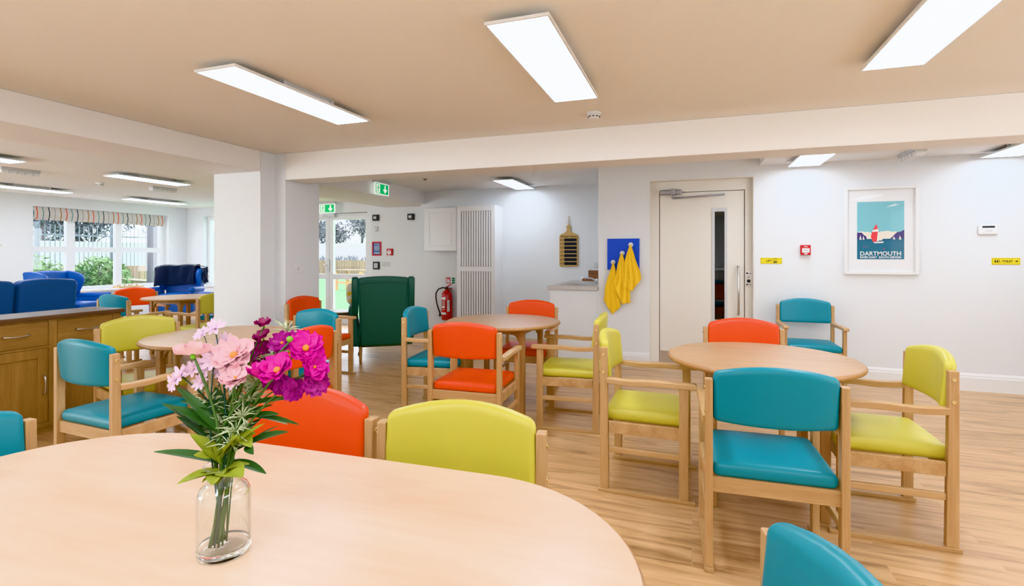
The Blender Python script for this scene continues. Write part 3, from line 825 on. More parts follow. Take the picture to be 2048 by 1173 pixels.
# ------------------------------------------------------------------ kitchen corner
t = thing('kitchen_counter', 'white kitchen counter with a grey worktop and a mixer tap beyond the wall end', 'counter', (-1.35, 6.8, 0))
bm = BM(); add_box(bm, -0.30, 0.297, -0.72, 0.76, 0, 0.875); obj('end_panel', bm, M['wall'], t)
bm = BM(); add_box(bm, -0.325, 0.297, -0.765, 0.778, 0.876, 0.922, 0.003); obj('worktop', bm, M['worktop'], t)
bm = BM(); add_box(bm, -0.2, 0.22, -0.55, -0.1, 0.9225, 0.927, 0.002); obj('sink', bm, M['steel'], t)
bm = BM(); add_tube(bm, [(0.16, -0.05, 0.92), (0.16, -0.05, 0.95), (0.10, -0.08, 0.985), (0.02, -0.13, 1.0), (-0.03, -0.16, 0.99)], [0.014, 0.013, 0.010, 0.009, 0.011], 10); add_ball(bm, (0.16, -0.05, 0.965), 0.02)
obj('mixer_tap', bm, M['chrome'], t)
bm = BM(); add_box(bm, -0.16, 0.20, -0.012, 0.012, -0.075, 0.075, 0.001); add_box(bm, -0.22, 0.20, -0.17, -0.012, -0.075, -0.045, 0.001)
o = tag(obj('wooden_upstand', bm, M['walnut'], None), 'stepped brown wooden upstand on the worktop behind the tap', 'shelf'); o.location = (-1.27, 7.42, 1.0)
o.location.z = 0.998

t = thing('wall_cabinet', 'white wall cupboard with a framed door above the fire extinguisher', 'cabinet', (-3.78, 7.42, 1.36))
bm = BM(); add_box(bm, -0.285, 0.285, -0.12, 0.158, 0, 0.69, 0.002); obj('carcass', bm, M['trim'], t)
bm = BM(); add_box(bm, -0.287, 0.287, -0.14, -0.121, 0.003, 0.687, 0.002); dr = obj('door', bm, M['trim'], t)
bm = BM(); 
for b in [(-0.2, 0.2, 0.08, 0.092), (-0.2, 0.2, 0.598, 0.61), (-0.2, -0.188, 0.092, 0.598), (0.188, 0.2, 0.092, 0.598)]: add_box(bm, b[0], b[1], -0.146, -0.139, b[2], b[3], 0.003)
obj('moulding', bm, M['trim'], dr)

t = thing('slatted_cabinet', 'tall white cabinet with vertical slats in two tiers beside the fire extinguisher', 'cabinet', (-3.145, 7.4, 0))
bm = BM(); hw = 0.318; yf = -0.17
for b in [(-hw, -hw + 0.065, 0, 2.06), (hw - 0.065, hw, 0, 2.06), (-hw + 0.065, hw - 0.065, 1.978, 2.06), (-hw + 0.065, hw - 0.065, 1.045, 1.115), (-hw + 0.065, hw - 0.065, 0, 0.12)]:
    add_box(bm, b[0], b[1], yf, yf + 0.022, b[2], b[3])
add_box(bm, -hw, -hw + 0.02, yf + 0.022, 0.178, 0, 2.06); add_box(bm, hw - 0.02, hw, yf + 0.022, 0.178, 0, 2.06); add_box(bm, -hw + 0.02, hw - 0.02, yf + 0.022, 0.178, 2.03, 2.06)
obj('frame', bm, M['trim'], t)
bm = BM()
n = 12; x0, x1 = -hw + 0.072, hw - 0.07
for k in range(n):
    xc = x0 + (x1 - x0) * (k + 0.5) / n
    add_box(bm, xc - 0.0145, xc + 0.0145, yf + 0.004, yf + 0.018, 0.12, 1.045); add_box(bm, xc - 0.0145, xc + 0.0145, yf + 0.004, yf + 0.018, 1.115, 1.975)
obj('slats', bm, M['trim'], t)
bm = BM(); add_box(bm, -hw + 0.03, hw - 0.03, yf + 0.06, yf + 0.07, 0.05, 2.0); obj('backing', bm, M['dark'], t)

t = thing('notes_board', 'paddle shaped wooden Kitchen Notes board with seven chalk strips hung on string', 'notice board', (-1.76, 7.578, 1.37))
bm = BM()
hw = 0.145
prof = [(-hw + 0.02, -0.25), (hw - 0.02, -0.25), (hw, -0.23), (hw, 0.21), (hw - 0.02, 0.24), (0.06, 0.265), (0.034, 0.29), (0.026, 0.33)] + [(0.038 * math.cos(a), 0.352 + 0.03 * math.sin(a)) for a in [PI * k / 8 for k in range(0, 9)]] + [(-0.026, 0.33), (-0.034, 0.29), (-0.06, 0.265), (-hw + 0.02, 0.24), (-hw, 0.21), (-hw, -0.23)]
add_prism(bm, prof, 'y', -0.018, 0, 0.003); bd = obj('board', bm, M['board'], t)
for k in range(7):
    z = 0.155 - k * 0.0595
    bm = BM(); add_box(bm, -0.068, 0.125, -0.0205, -0.017, z - 0.022, z + 0.022); obj('chalk_strip', bm, M['black'], t)
days = ['MON', 'TUE', 'WED', 'THU', 'FRI', 'SAT', 'SUN']
o = lettering('lettering', [('Kitchen Notes', 0.0, 0.195, 0.033, 'CENTER', 0.245, 0.0006)] + [(dn, -0.132, 0.146 - k * 0.0595, 0.020, 'LEFT', 0.055, 0.0004) for k, dn in enumerate(days)], M['ink'], t)
o.location = (0, -0.0188, 0)
bm = BM(); add_tube(bm, [(-0.004, -0.012, 0.36), (-0.010, -0.012, 0.42), (0.002, -0.012, 0.5), (0.012, -0.012, 0.42), (0.006, -0.012, 0.36)], 0.004, 6); obj('hanging_string', bm, M['board'], t)
bm = BM(); add_tube(bm, [(0.002, 0.0, 0.5), (0.002, -0.02, 0.502)], 0.007, 8); obj('nail', bm, M['brass'], t)

def plate_box(name, label, cat, x, y, z, w, h, mat, rot=0, switch=True, group=None):
    t = thing(name, label, cat, (x, y, z), rot, group)
    bm = BM(); add_box(bm, -w / 2, w / 2, -0.009, 0, -h / 2, h / 2, 0.003); obj('plate', bm, mat, t)
    if switch:
        bm = BM(); n = 2 if w > 0.11 else 1
        for k in range(n):
            xx = (k - (n - 1) / 2) * 0.06
            add_box(bm, xx - 0.010, xx + 0.010, -0.013, -0.005, -0.018, 0.018, 0.002)
        obj('rocker', bm, M['lgrey'], t)
plate_box('light_switch', 'grey socket plate on the kitchen wall above the worktop', 'switch', -1.30, 7.58, 1.145, 0.15, 0.086, M['lgrey'])
plate_box('fused_spur', 'white square switch plate on the pillar wall above the orange armchair', 'switch', -4.0, 4.41, 1.15, 0.086, 0.086, M['white'], PI / 2)
plate_box('wall_switch', 'double grey switch plate beside the card reader near the garden door', 'switch', -5.19, 7.9, 1.13, 0.166, 0.086, M['lgrey'])
plate_box('lounge_switch', 'white plate on the window wall left of the lounge window', 'switch', -10.9, 5.2, 1.46, 0.086, 0.086, M['white'], PI / 2)

t = thing('card_reader', 'black door release reader on the wall beside the garden door', 'reader', (-5.388, 7.9, 1.105))
bm = BM(); add_box(bm, -0.066, 0.066, -0.03, 0, -0.07, 0.07, 0.008); obj('body', bm, M['dark'], t)
bm = BM(); add_box(bm, -0.04, 0.04, -0.033, -0.02, -0.045, 0.045, 0.003); obj('push_plate', bm, M['grey'], t)
t = thing('fire_notice', 'red framed fire action notice beside the garden door', 'notice', (-5.385, 7.9, 1.41))
bm = BM()
for b in [(-0.095, -0.072, -0.127, 0.127), (0.072, 0.095, -0.127, 0.127), (-0.072, 0.072, -0.127, -0.104), (-0.072, 0.072, 0.104, 0.127)]: add_box(bm, b[0], b[1], -0.014, 0, b[2], b[3], 0.002)
obj('frame', bm, M['red'], t)
bm = BM(); add_box(bm, -0.072, 0.072, -0.004, 0, -0.104, 0.104); s_ = obj('sheet', bm, plain('notice_blue', srgb(70, 110, 170), 0.6, noise=0.1, scale=60), t)
bm = BM(); flat(bm, [rect(-0.055, 0.055, z, z + 0.008) for z in (0.08, 0.045, 0.02, -0.005, -0.03)] + [rect(-0.06, 0.06, -0.085, -0.07)], -0.0042); obj('printed_lines', bm, M['white'], s_)
t = thing('alarm_call_point', 'small red fire alarm point right of the red framed notice', 'fire alarm', (-5.10, 7.9, 1.35)); call_parts(t, 1.15)
for lab, x, z in [('black alarm beacon box high on the wall above the red framed notice', -5.393, 1.97), ('black alarm beacon box high beside the white wall cupboard', -4.67, 1.97)]:
    t = thing('alarm_beacon', lab, 'beacon', (x, 7.9, z), 0, 'black alarm beacons')
    bm = BM(); add_box(bm, -0.06, 0.06, -0.05, 0, -0.055, 0.055, 0.008); obj('body', bm, M['dark'], t)
    bm = BM(); add_box(bm, -0.03, 0.03, -0.058, -0.04, -0.022, 0.022, 0.006); obj('lens', bm, M['lgrey'], t)
t = thing('door_bell', 'small round white bell box above the red framed notice', 'bell', (-5.387, 7.9, 1.766))
bm = BM(); add_box(bm, -0.038, 0.038, -0.012, 0, -0.05, 0.05, 0.003); obj('plate', bm, M['lgrey'], t)
bm = BM(); add_lathe(bm, [(0, 0), (0.028, 0), (0.024, 0.014), (0.01, 0.02), (0, 0.021)], 20, Matrix.Translation((0, -0.012, 0)) @ Matrix.Rotation(PI / 2, 4, 'X')); obj('dome', bm, M['white'], t)

# fire extinguisher
t = thing('fire_extinguisher', 'red fire extinguisher with a black hose hung on the wall below the small sign', 'fire extinguisher', (-3.76, 7.47, 0.24))
bm = BM(); add_lathe(bm, [(0, 0.0), (0.07, 0.0), (0.088, 0.014), (0.09, 0.03), (0.09, 0.385), (0.082, 0.43), (0.058, 0.465), (0.03, 0.482), (0.024, 0.5), (0, 0.5)], 28); body = obj('cylinder', bm, M['red_gloss'], t)
def wrap(z0, z1, a0, a1, r=0.0907):
    bmw = BM(); n_ = 10
    lo = [bmw.verts.new((r * math.sin(a0 + (a1 - a0) * k / n_), -r * math.cos(a0 + (a1 - a0) * k / n_), z0)) for k in range(n_ + 1)]
    hi = [bmw.verts.new((v.co.x, v.co.y, z1)) for v in lo]
    for k in range(n_): bmw.faces.new((lo[k], lo[k + 1], hi[k + 1], hi[k]))
    return bmw
for z0, z1, a0, a1, m_ in [(0.335, 0.375, -0.9, 0.25, 'white'), (0.095, 0.13, -0.9, 0.3, 'white'), (0.20, 0.235, -0.6, 0.1, 'white'), (0.145, 0.33, 0.5, 1.0, 'lgrey')]:
    obj('label_band', wrap(z0, z1, a0, a1), M[m_], body)
bm = wrap(0.25, 0.256, -0.7, 0.2); 
for z in (0.27, 0.29, 0.31, 0.17): 
    b2 = wrap(z, z + 0.006, -0.7, 0.15); me = bpy.data.meshes.new('x'); b2.to_mesh(me); b2.free(); bm.from_mesh(me); bpy.data.meshes.remove(me)
obj('printed_lines', bm, M['white'], body)
bm = BM(); add_lathe(bm, [(0, 0.5), (0.026, 0.5), (0.026, 0.535), (0, 0.54)], 16); add_box(bm, -0.03, 0.085, -0.012, 0.012, 0.515, 0.525, mat=None); obj('valve', bm, M['dark'], t)
bm = BM(); add_prism(bm, [(-0.02, 0.535), (0.03, 0.565), (0.10, 0.600), (0.105, 0.593), (0.04, 0.548), (0.0, 0.53)], 'y', -0.011, 0.011); add_prism(bm, [(-0.01, 0.525), (0.10, 0.508), (0.10, 0.500), (-0.01, 0.512)], 'y', -0.011, 0.011); obj('squeeze_handle', bm, M['red'], t)
bm = BM(); add_tube(bm, [(-0.02, -0.02, 0.52), (-0.07, -0.02, 0.525), (-0.14, -0.02, 0.50), (-0.185, -0.02, 0.44), (-0.19, -0.02, 0.36), (-0.165, -0.03, 0.26), (-0.125, -0.045, 0.17), (-0.10, -0.05, 0.12)], 0.0115, 10); add_tube(bm, [(-0.10, -0.05, 0.12), (-0.098, -0.05, 0.06)], [0.014, 0.02], 10); obj('hose', bm, M['dark'], t)
bm = BM(); add_box(bm, -0.03, 0.03, 0.06, 0.108, 0.40, 0.5); obj('wall_bracket', bm, M['grey'], t)
t = thing('extinguisher_sign', 'small red and green extinguisher sign on the wall above the extinguisher', 'sign', (-3.75, 7.58, 0.876))
bm = BM(); add_box(bm, -0.08, 0.0, -0.004, 0, -0.052, 0.052); r_ = obj('red_panel', bm, M['red'], t)
bm = BM(); flat(bm, [rect(-0.068, -0.05, -0.04, 0.02), disc(-0.059, 0.03, 0.008), [(-0.045, -0.03), (-0.02, -0.04), (-0.012, -0.01), (-0.022, 0.02), (-0.03, 0.035), (-0.036, 0.0)]], -0.0042); obj('symbol', bm, M['white'], r_)
bm = BM()
for z in (-0.034, 0.0, 0.034): add_box(bm, 0.03, 0.08, -0.004, 0, z - 0.013, z + 0.013)
obj('green_squares', bm, M['pgreen'], t)
bm = BM(); add_box(bm, 0.0, 0.028, -0.003, 0, -0.05, 0.05); q_ = obj('text_strip', bm, M['white'], t)
bm = BM(); flat(bm, [rect(0.004, 0.024, z, z + 0.007) for z in (-0.042, -0.008, 0.028)], -0.0031); obj('printed_lines', bm, M['pgreen'], q_)

# ------------------------------------------------------------------ dining chairs (local: sits facing +y, rear legs on y = 0)
def post_mesh():
    bm = BM()
    # slightly tapering rear post
    vs = add_box(bm, -0.015, 0.015, -0.024, 0.024, 0.018, 0.79, 0.003, 2)
    for v in vs:
        k = max(0, (v.co.z - 0.42) / 0.37)
        if v.co.y > 0: v.co.y -= 0.010 * k
    return bm
CH = {}
def seat_bm():
    bm = BM()
    def df(x, y, z):
        d = (1 - (x / 0.23) ** 2) * (1 - (y / 0.225) ** 2)
        if z > 0: z += 0.014 * max(0, d) ** 0.6
        return (x, y, z)
    add_rbox(bm, 0.229, 0.222, 0.030, 0.026, 6, df, (0, 0.212, 0.415))
    return bm
def back_bm():
    bm = BM()
    def df(x, y, z):
        k = 1 - (x / 0.228) ** 2
        y = y - 0.042 * k
        y -= 0.02 * (z / 0.1) * 0.5
        if z > 0: z += 0.036 * k * (z / 0.1)
        else: z -= 0.004 * k
        y += (0.004 if y > -0.02 else 0) * k
        return (x, y, z)
    add_rbox(bm, 0.229, 0.024, 0.103, 0.022, 7, df, (0, 0.006, 0.717))
    return bm
def arm_bm():
    bm = BM()
    n = 10; top = []; bot = []
    prof = []
    for i in range(n + 1):
        y = 0.012 + (0.468 - 0.012) * i / n
        z = 0.628 - 0.006 * math.sin(PI * min(1, i / 5)) 
        prof.append((y, z))
    pts = prof + [(0.476, 0.622), (0.478, 0.608), (0.470, 0.598)] + [(y, z - 0.030) for y, z in reversed(prof)]
    add_prism(bm, pts, 'x', -0.023, 0.023, 0.004)
    return bm
bmz = BM(); 
CH['rear'] = mesh_of('leg', post_mesh(), M['beech_z'])
bm = BM(); add_box(bm, -0.015, 0.015, -0.0235, 0.0235, 0.018, 0.600, 0.003); CH['front'] = mesh_of('leg', bm, M['beech_z'])
CH['arm'] = mesh_of('armrest', arm_bm(), M['beech_y'])
bm = BM()
for s in (-1, 1): add_box(bm, s * 0.245 - 0.011, s * 0.245 + 0.011, 0.022, 0.392, 0.325, 0.388, 0.002, 1)
CH['rail_y'] = None
add_box(bm, -0.232, 0.232, -0.012, 0.012, 0.325, 0.388, 0.002, 1); add_box(bm, -0.232, 0.232, 0.402, 0.424, 0.325, 0.388, 0.002, 1)
CH['rails'] = mesh_of('seat_frame', bm, M['beech_x'])
bm = BM(); add_box(bm, -0.010, 0.010, 0.022, 0.392, 0.220, 0.250, 0.002, 1); CH['stretcher'] = mesh_of('stretcher', bm, M['beech_y'])
bm = BM(); add_box(bm, -0.019, 0.019, -0.034, 0.470, 0.0, 0.0185, 0.003); CH['skid'] = mesh_of('skid', bm, M['beech_y'])
bm = BM(); add_lathe(bm, [(0, 0), (0.009, 0), (0.008, 0.0025), (0.0045, 0.004), (0.0045, 0.002), (0, 0.002)], 12, Matrix.Rotation(PI / 2, 4, 'Y')); CH['bolt'] = mesh_of('bolt', bm, M['brass'])
s0, b0 = seat_bm(), back_bm()
for cname in ('teal', 'orange', 'yellow'):
    CH['seat_' + cname] = mesh_of('seat', s0.copy(), M[cname]); CH['back_' + cname] = mesh_of('backrest', b0.copy(), M[cname])
s0.free(); b0.free()

def chair(color, x, y, face, label):
    """face: heading of the sitter in degrees, 0 looks along +y, 90 looks along -x"""
    t = thing('dining_chair', label, 'chair', (x, y, 0), math.radians(face), 'dining chairs')
    mobj('seat', CH['seat_' + color], t); mobj('backrest', CH['back_' + color], t)
    mobj('seat_frame', CH['rails'], t)
    for s in (-1, 1):
        o = mobj('leg', CH['rear'], t); o.location.x = 0.245 * s
        o = mobj('leg', CH['front'], t); o.location = (0.245 * s, 0.413, 0)
        o = mobj('armrest', CH['arm'], t); o.location.x = 0.245 * s
        o = mobj('stretcher', CH['stretcher'], t); o.location.x = 0.245 * s
        o = mobj('skid', CH['skid'], t); o.location.x = 0.245 * s
        for z in (0.752, 0.655):
            o = mobj('bolt', CH['bolt'], t); o.location = (0.260 * s, -0.004, z)
            if s < 0: o.rotation_euler = (0, 0, PI)
    return t

chair('teal', 0.310, 2.275, 2.5, 'big teal dining chair seen from behind at the round table nearest the lift door')
chair('yellow', 1.075, 3.000, 90, 'yellow dining chair at the wall end of the round table nearest the lift door')
chair('yellow', -0.449, 3.065, -91, 'yellow chair at the aisle end of the round table nearest the lift door')
chair('orange', 0.335, 3.880, 185.5, 'orange dining chair behind the round table nearest the lift door, facing us')
chair('teal', 1.080, 5.872, 180.5, 'teal dining chair standing alone against the wall below the lift sign')
chair('teal', 0.186, 0.805, 101.5, 'teal dining chair cut off by the bottom edge, at the end of the large table')
chair('yellow', -0.650, 1.375, 187.6, 'yellow dining chair at the far side of the large table, beside the orange one')
chair('orange', -1.190, 1.352, 180.5, 'orange dining chair at the far side of the large table, behind the flowers')
chair('teal', -1.935, 0.745, -90, 'teal dining chair cut off by the picture edge at the end of the large table')
chair('orange', -1.430, 3.102, 3, 'orange dining chair seen from behind at the round table in front of the slatted cabinet')
chair('teal', -2.235, 3.860, -82, 'teal dining chair at the round table near the back of the green armchair')
chair('orange', -1.485, 4.785, 185, 'orange dining chair beyond the round table in front of the slatted cabinet')
chair('yellow', -0.680, 3.945, 94.5, 'yellow chair with its back towards the peg board, at the slatted cabinet table')
chair('teal', -3.050, 1.815, -3, 'teal dining chair with its back to us in front of the sideboard')
chair('yellow', -3.780, 2.588, -107, 'yellow dining chair between the sideboard and the round table behind the flowers')
chair('teal', -2.905, 3.410, 172, 'teal dining chair half hidden by the orange chair beside the bouquet')
chair('orange', -2.275, 2.585, 90, 'orange dining chair behind the bouquet with its back towards the middle aisle')
chair('orange', -3.935, 4.430, -90, 'orange dining chair against the pillar wall beside the dark side table')
chair('teal', -6.175, 3.950, 0, 'teal dining chair at the lounge table just above the sideboard corner')
chair('orange', -7.130, 4.830, -110, 'orange dining chair at the lounge table below the window sill')
chair('yellow', -5.355, 4.560, 92, 'yellow dining chair at the lounge table beside the pillar edge')
chair('teal', -6.300, 5.710, 180, 'teal dining chair on the far side of the lounge table, mostly hidden by the pillar')

# ------------------------------------------------------------------ tables
TT = {}
def apron_mesh(a, zt, zb):
    """four boards between corner legs at +-a, each with quarter-round brackets at its ends"""
    bm = BM()
    r = 0.055
    prof = [(-a, zt), (a, zt), (a, zb - r)]
    prof += [(a - 0.03 - r + r * math.cos(t), zb - r + r * math.sin(t)) for t in [PI / 2 * k / 6 for k in range(0, 7)]]
    prof += [(-(a - 0.03 - r) - r * math.sin(t), zb - r + r * math.cos(t)) for t in [PI / 2 * k / 6 for k in range(0, 7)]]
    prof += [(-a, zb - r)]
    for s in (-1, 1):
        add_prism(bm, prof, 'y', s * a - 0.010, s * a + 0.010)
        add_prism(bm, prof, 'x', s * a - 0.010, s * a + 0.010)
    return bm
R = 0.487
bm = BM(); add_lathe(bm, [(0, 0.7125), (R - 0.014, 0.7125), (R - 0.004, 0.717), (R, 0.724), (R, 0.729), (R - 0.004, 0.736), (R - 0.011, 0.7395)], 72)
TT['edge'] = mesh_of('edge', bm, M['edge'])
bm = BM(); add_lathe(bm, [(R - 0.011, 0.7395), (0, 0.7400)], 72); TT['top'] = mesh_of('tabletop', bm, M['top_x'])
TT['apron'] = mesh_of('apron', apron_mesh(0.250, 0.713, 0.665), M['tleg'])
bm = BM(); add_box(bm, -0.022, 0.022, -0.022, 0.022, 0, 0.7125, 0.006); TT['leg'] = mesh_of('leg', bm, M['tleg'])
def table(x, y, label):
    t = thing('round_table', label, 'table', (x, y, 0), 0, 'round dining tables')
    tp = mobj('tabletop', TT['top'], t); mobj('edge', TT['edge'], tp); mobj('apron', TT['apron'], t)
    for sx in (-1, 1):
        for sy in (-1, 1):
            o = mobj('leg', TT['leg'], t); o.location = (0.255 * sx, 0.255 * sy, 0)
table(0.355, 3.100, 'round beech table nearest the lift door between two yellow chairs')
table(-1.520, 4.080, 'round beech table in front of the slatted white cabinet')
table(-3.095, 2.690, 'round beech table behind the bouquet, near the sideboard')
table(-6.420, 4.990, 'round beech table in the lounge below the window')

t = thing('dining_table', 'large beech table with rounded corners holding the vase of flowers', 'table', (-0.94, 0.66, 0), math.radians(2))
def rr(hx, hy, r, n=14):
    pts = []
    for cx_, cy_, a0 in [(hx - r, hy - r, 0), (-hx + r, hy - r, PI / 2), (-hx + r, -hy + r, PI), (hx - r, -hy + r, 1.5 * PI)]:
        pts += [(cx_ + r * math.cos(a0 + PI / 2 * k / n), cy_ + r * math.sin(a0 + PI / 2 * k / n)) for k in range(n + 1)]
    return pts
HX, HY, RR = 0.88, 0.535, 0.40
bm = BM(); add_prism(bm, rr(HX, HY, RR), 'z', 0.7135, 0.7392, 0.005); tp = obj('tabletop', bm, M['edge'], t)
bm = BM(); bm.faces.new([bm.verts.new((a, b, 0.7400)) for a, b in rr(HX - 0.006, HY - 0.006, RR - 0.006)]); obj('laminate', bm, M['top_front'], tp)
bm = BM(); add_box(bm, -0.5, 0.5, -0.03, 0.03, 0.675, 0.7134); obj('support_rail', bm, M['tleg'], t)
for s in (-1, 1):
    bm = BM(); add_box(bm, s * 0.32 - 0.04, s * 0.32 + 0.04, -0.04, 0.04, 0.03, 0.675, 0.006); add_box(bm, s * 0.32 - 0.035, s * 0.32 + 0.035, -0.24, 0.2, 0, 0.03, 0.004); add_box(bm, s * 0.32 - 0.03, s * 0.32 + 0.03, -0.22, 0.2, 0.676, 0.7134)
    obj('leg', bm, M['tleg'], t)

t = thing('side_table', 'small round dark side table between the orange armchair and the green wing chair', 'table', (-4.50, 5.575, 0))
bm = BM(); add_lathe(bm, [(0, 0.525), (0.28, 0.525), (0.295, 0.533), (0.295, 0.545), (0.288, 0.55), (0, 0.55)], 48); obj('tabletop', bm, M['darkwood'], t)
bm = BM(); add_box(bm, -0.18, 0.18, -0.19, -0.17, 0.47, 0.5245); add_box(bm, -0.18, 0.18, 0.17, 0.19, 0.47, 0.5245); add_box(bm, -0.19, -0.17, -0.17, 0.17, 0.47, 0.5245); add_box(bm, 0.17, 0.19, -0.17, 0.17, 0.47, 0.5245); obj('apron', bm, M['darkwood'], t)
bm = BM()
for s in (-1, 1): add_box(bm, -0.18, 0.18, s * 0.18 - 0.011, s * 0.18 + 0.011, 0.13, 0.165); add_box(bm, s * 0.18 - 0.011, s * 0.18 + 0.011, -0.18, 0.18, 0.131, 0.164)
obj('stretcher', bm, M['darkwood'], t)
for sx in (-1, 1):
    for sy in (-1, 1):
        bm = BM(); add_box(bm, sx * 0.18 - 0.02, sx * 0.18 + 0.02, sy * 0.18 - 0.02, sy * 0.18 + 0.02, 0, 0.5245, 0.004); obj('leg', bm, M['tleg'], t)

# ------------------------------------------------------------------ sideboard (front faces +x)
t = thing('sideboard', 'oak sideboard with a dark top, drawers above and panelled doors below', 'sideboard', (-4.61, 2.19, 0))
bm = BM(); add_box(bm, -0.185, 0.205, -0.71, 0.715, 0.828, 0.860, 0.005); obj('worktop', bm, M['oak_dark'], t)
bm = BM(); add_box(bm, -0.17, 0.160, -0.69, 0.695, 0.05, 0.8275); obj('carcass', bm, M['oak_z'], t)
bm = BM(); add_box(bm, -0.165, 0.155, -0.67, 0.675, 0.0, 0.05)
obj('plinth', bm, M['oak_x'], t)
cols = [(-0.69 + 0.05 + k * 0.44, -0.69 + 0.05 + k * 0.44 + 0.385) for k in range(3)]
cols = [(-0.625, -0.245), (-0.19, 0.192), (0.251, 0.631)]
bm = BM()
for a, b in [(-0.69, -0.628), (-0.242, -0.193), (0.195, 0.248), (0.634, 0.695)]: add_box(bm, 0.1605, 0.180, a, b, 0.05, 0.8275)
for a, b in [(0.0501, 0.085), (0.624, 0.638), (0.817, 0.8275)]:
    for y0, y1 in [(-0.628, -0.242), (-0.193, 0.195), (0.248, 0.634)]: add_box(bm, 0.1605, 0.180, y0, y1, a, b)
obj('face_frame', bm, M['oak_z'], t)
for k, (a, b) in enumerate(cols):
    bm = BM(); add_box(bm, 0.162, 0.183, a, b, 0.640, 0.815, 0.003); dr = obj('drawer', bm, M['oak_x'], t)
    mid = (a + b) / 2
    bm = BM(); add_tube(bm, [(0.184, mid - 0.072, 0.735), (0.200, mid - 0.070, 0.733), (0.207, mid - 0.05, 0.730), (0.209, mid, 0.727), (0.207, mid + 0.05, 0.730), (0.200, mid + 0.070, 0.733), (0.184, mid + 0.072, 0.735)], [0.006, 0.008, 0.006, 0.0045, 0.006, 0.008, 0.006], 8)
    obj('handle', bm, M['nickel'], dr)
    bm = BM()
    fwd = 0.062
    for y0, y1, z0, z1 in [(a, a + fwd, 0.088, 0.621), (b - fwd, b, 0.088, 0.621), (a + fwd, b - fwd, 0.088, 0.150), (a + fwd, b - fwd, 0.555, 0.621)]:
        add_box(bm, 0.162, 0.183, y0, y1, z0, z1, 0.002, 1)
    do = obj('door', bm, M['oak_z'], t)
    bm = BM(); add_box(bm, 0.161, 0.172, a + fwd, b - fwd, 0.150, 0.555); obj('door_panel', bm, M['oak_z'], do)
    hy = b - 0.03 if k != 2 else a + 0.03
    bm = BM(); add_tube(bm, [(0.184, hy, 0.425), (0.200, hy, 0.420), (0.208, hy, 0.395), (0.210, hy, 0.357), (0.208, hy, 0.32), (0.200, hy, 0.295), (0.184, hy, 0.29)], [0.006, 0.009, 0.007, 0.0045, 0.007, 0.009, 0.006], 8)
    obj('handle', bm, M['nickel'], do)

# ------------------------------------------------------------------ wing armchairs (local: sitter faces +y)
def wing_chair(name, label, mat, x, y, face, group=None, H=1.04):
    t = thing(name, label, 'armchair', (x, y, 0), math.radians(face), group)
    bm = BM(); add_rbox(bm, 0.30, 0.31, 0.115, 0.03, 3, None, (0, 0.0, 0.305)); obj('seat_base', bm, mat, t)
    bm = BM(); add_rbox(bm, 0.245, 0.28, 0.065, 0.04, 4, lambda x_, y_, z_: (x_, y_, z_ + (0.015 * (1 - (x_ / 0.25) ** 2) if z_ > 0 else 0)), (0, 0.07, 0.482)); obj('seat_cushion', bm, mat, t)
    bm = BM()
    def lean(x_, y_, z_):
        k = (z_ + 0.41) / 0.82
        return (x_ * (0.93 + 0.12 * k), y_ - 0.10 * k, z_ + (0.022 * (1 - (x_ / 0.3) ** 2) if z_ > 0.3 else 0))
    add_rbox(bm, 0.285, 0.06, 0.41, 0.035, 5, lean, (0, -0.285, H - 0.425)); bk = obj('backrest', bm, mat, t)
    bm = BM()
    zt = H - 0.015
    for zz, w in ((zt - 0.045, 0.275),): add_tube(bm, [(-w, -0.452, zz - 0.02), (-w * 0.5, -0.455, zz - 0.004), (0, -0.456, zz), (w * 0.5, -0.455, zz - 0.004), (w, -0.452, zz - 0.02)], 0.005, 6)
    for s in (-1, 1): add_tube(bm, [(s * 0.262, -0.352, 0.22), (s * 0.272, -0.40, 0.6), (s * 0.287, -0.452, zt - 0.06)], 0.005, 6)
    obj('piping', bm, mat, bk)
    for s in (-1, 1):
        bm = BM()
        prof = [(-0.40, 0.60), (-0.455, H - 0.03), (-0.44, H - 0.005), (-0.36, H), (-0.22, H - 0.02), (-0.13, H - 0.06), (-0.095, H - 0.13), (-0.11, H - 0.22), (-0.16, H - 0.32), (-0.2, 0.60)]
        add_prism(bm, prof, 'x', s * 0.325 - 0.038, s * 0.325 + 0.038, 0.02)
        for f in bm.faces: f.smooth = True
        obj('wing', bm, mat, t)
        bm = BM()
        def armf(x_, y_, z_, s=s):
            k = (z_ + 0.225) / 0.45
            return (x_ + s * 0.035 * k * k, y_, z_ - (0.02 * max(0, -y_ / 0.3) if z_ > 0 else 0))
        add_rbox(bm, 0.045, 0.315, 0.225, 0.04, 4, armf, (s * 0.318, 0.0, 0.425)); 
        add_tube(bm, [(s * 0.352, -0.30, 0.615), (s * 0.352, 0.0, 0.63), (s * 0.352, 0.30, 0.63), (s * 0.352, 0.325, 0.628)], [0.05, 0.055, 0.058, 0.05], 14)
        obj('arm', bm, mat, t)
        bm = BM(); add_tube(bm, [(s * 0.262, -0.318, 0.0), (s * 0.262, -0.30, 0.1), (s * 0.262, -0.29, 0.2)], [0.014, 0.019, 0.022], 8); obj('leg', bm, M['beech_z'], t)
        bm = BM(); add_tube(bm, [(s * 0.275, 0.30, 0.0), (s * 0.275, 0.30, 0.012), (s * 0.268, 0.285, 0.05), (s * 0.265, 0.275, 0.10), (s * 0.26, 0.285, 0.16), (s * 0.25, 0.28, 0.2)], [0.022, 0.024, 0.013, 0.016, 0.026, 0.032], 10); obj('leg', bm, M['beech_z'], t)
    return t
wing_chair('wing_armchair', 'dark green wing armchair seen from behind, facing the garden door', M['green'], -3.69, 5.53, 36)
GB = 'royal blue lounge armchairs'
wing_chair('wing_armchair', 'royal blue wing armchair in front of the window, beside the sofa back', M['blue'], -9.25, 5.30, -70, GB)
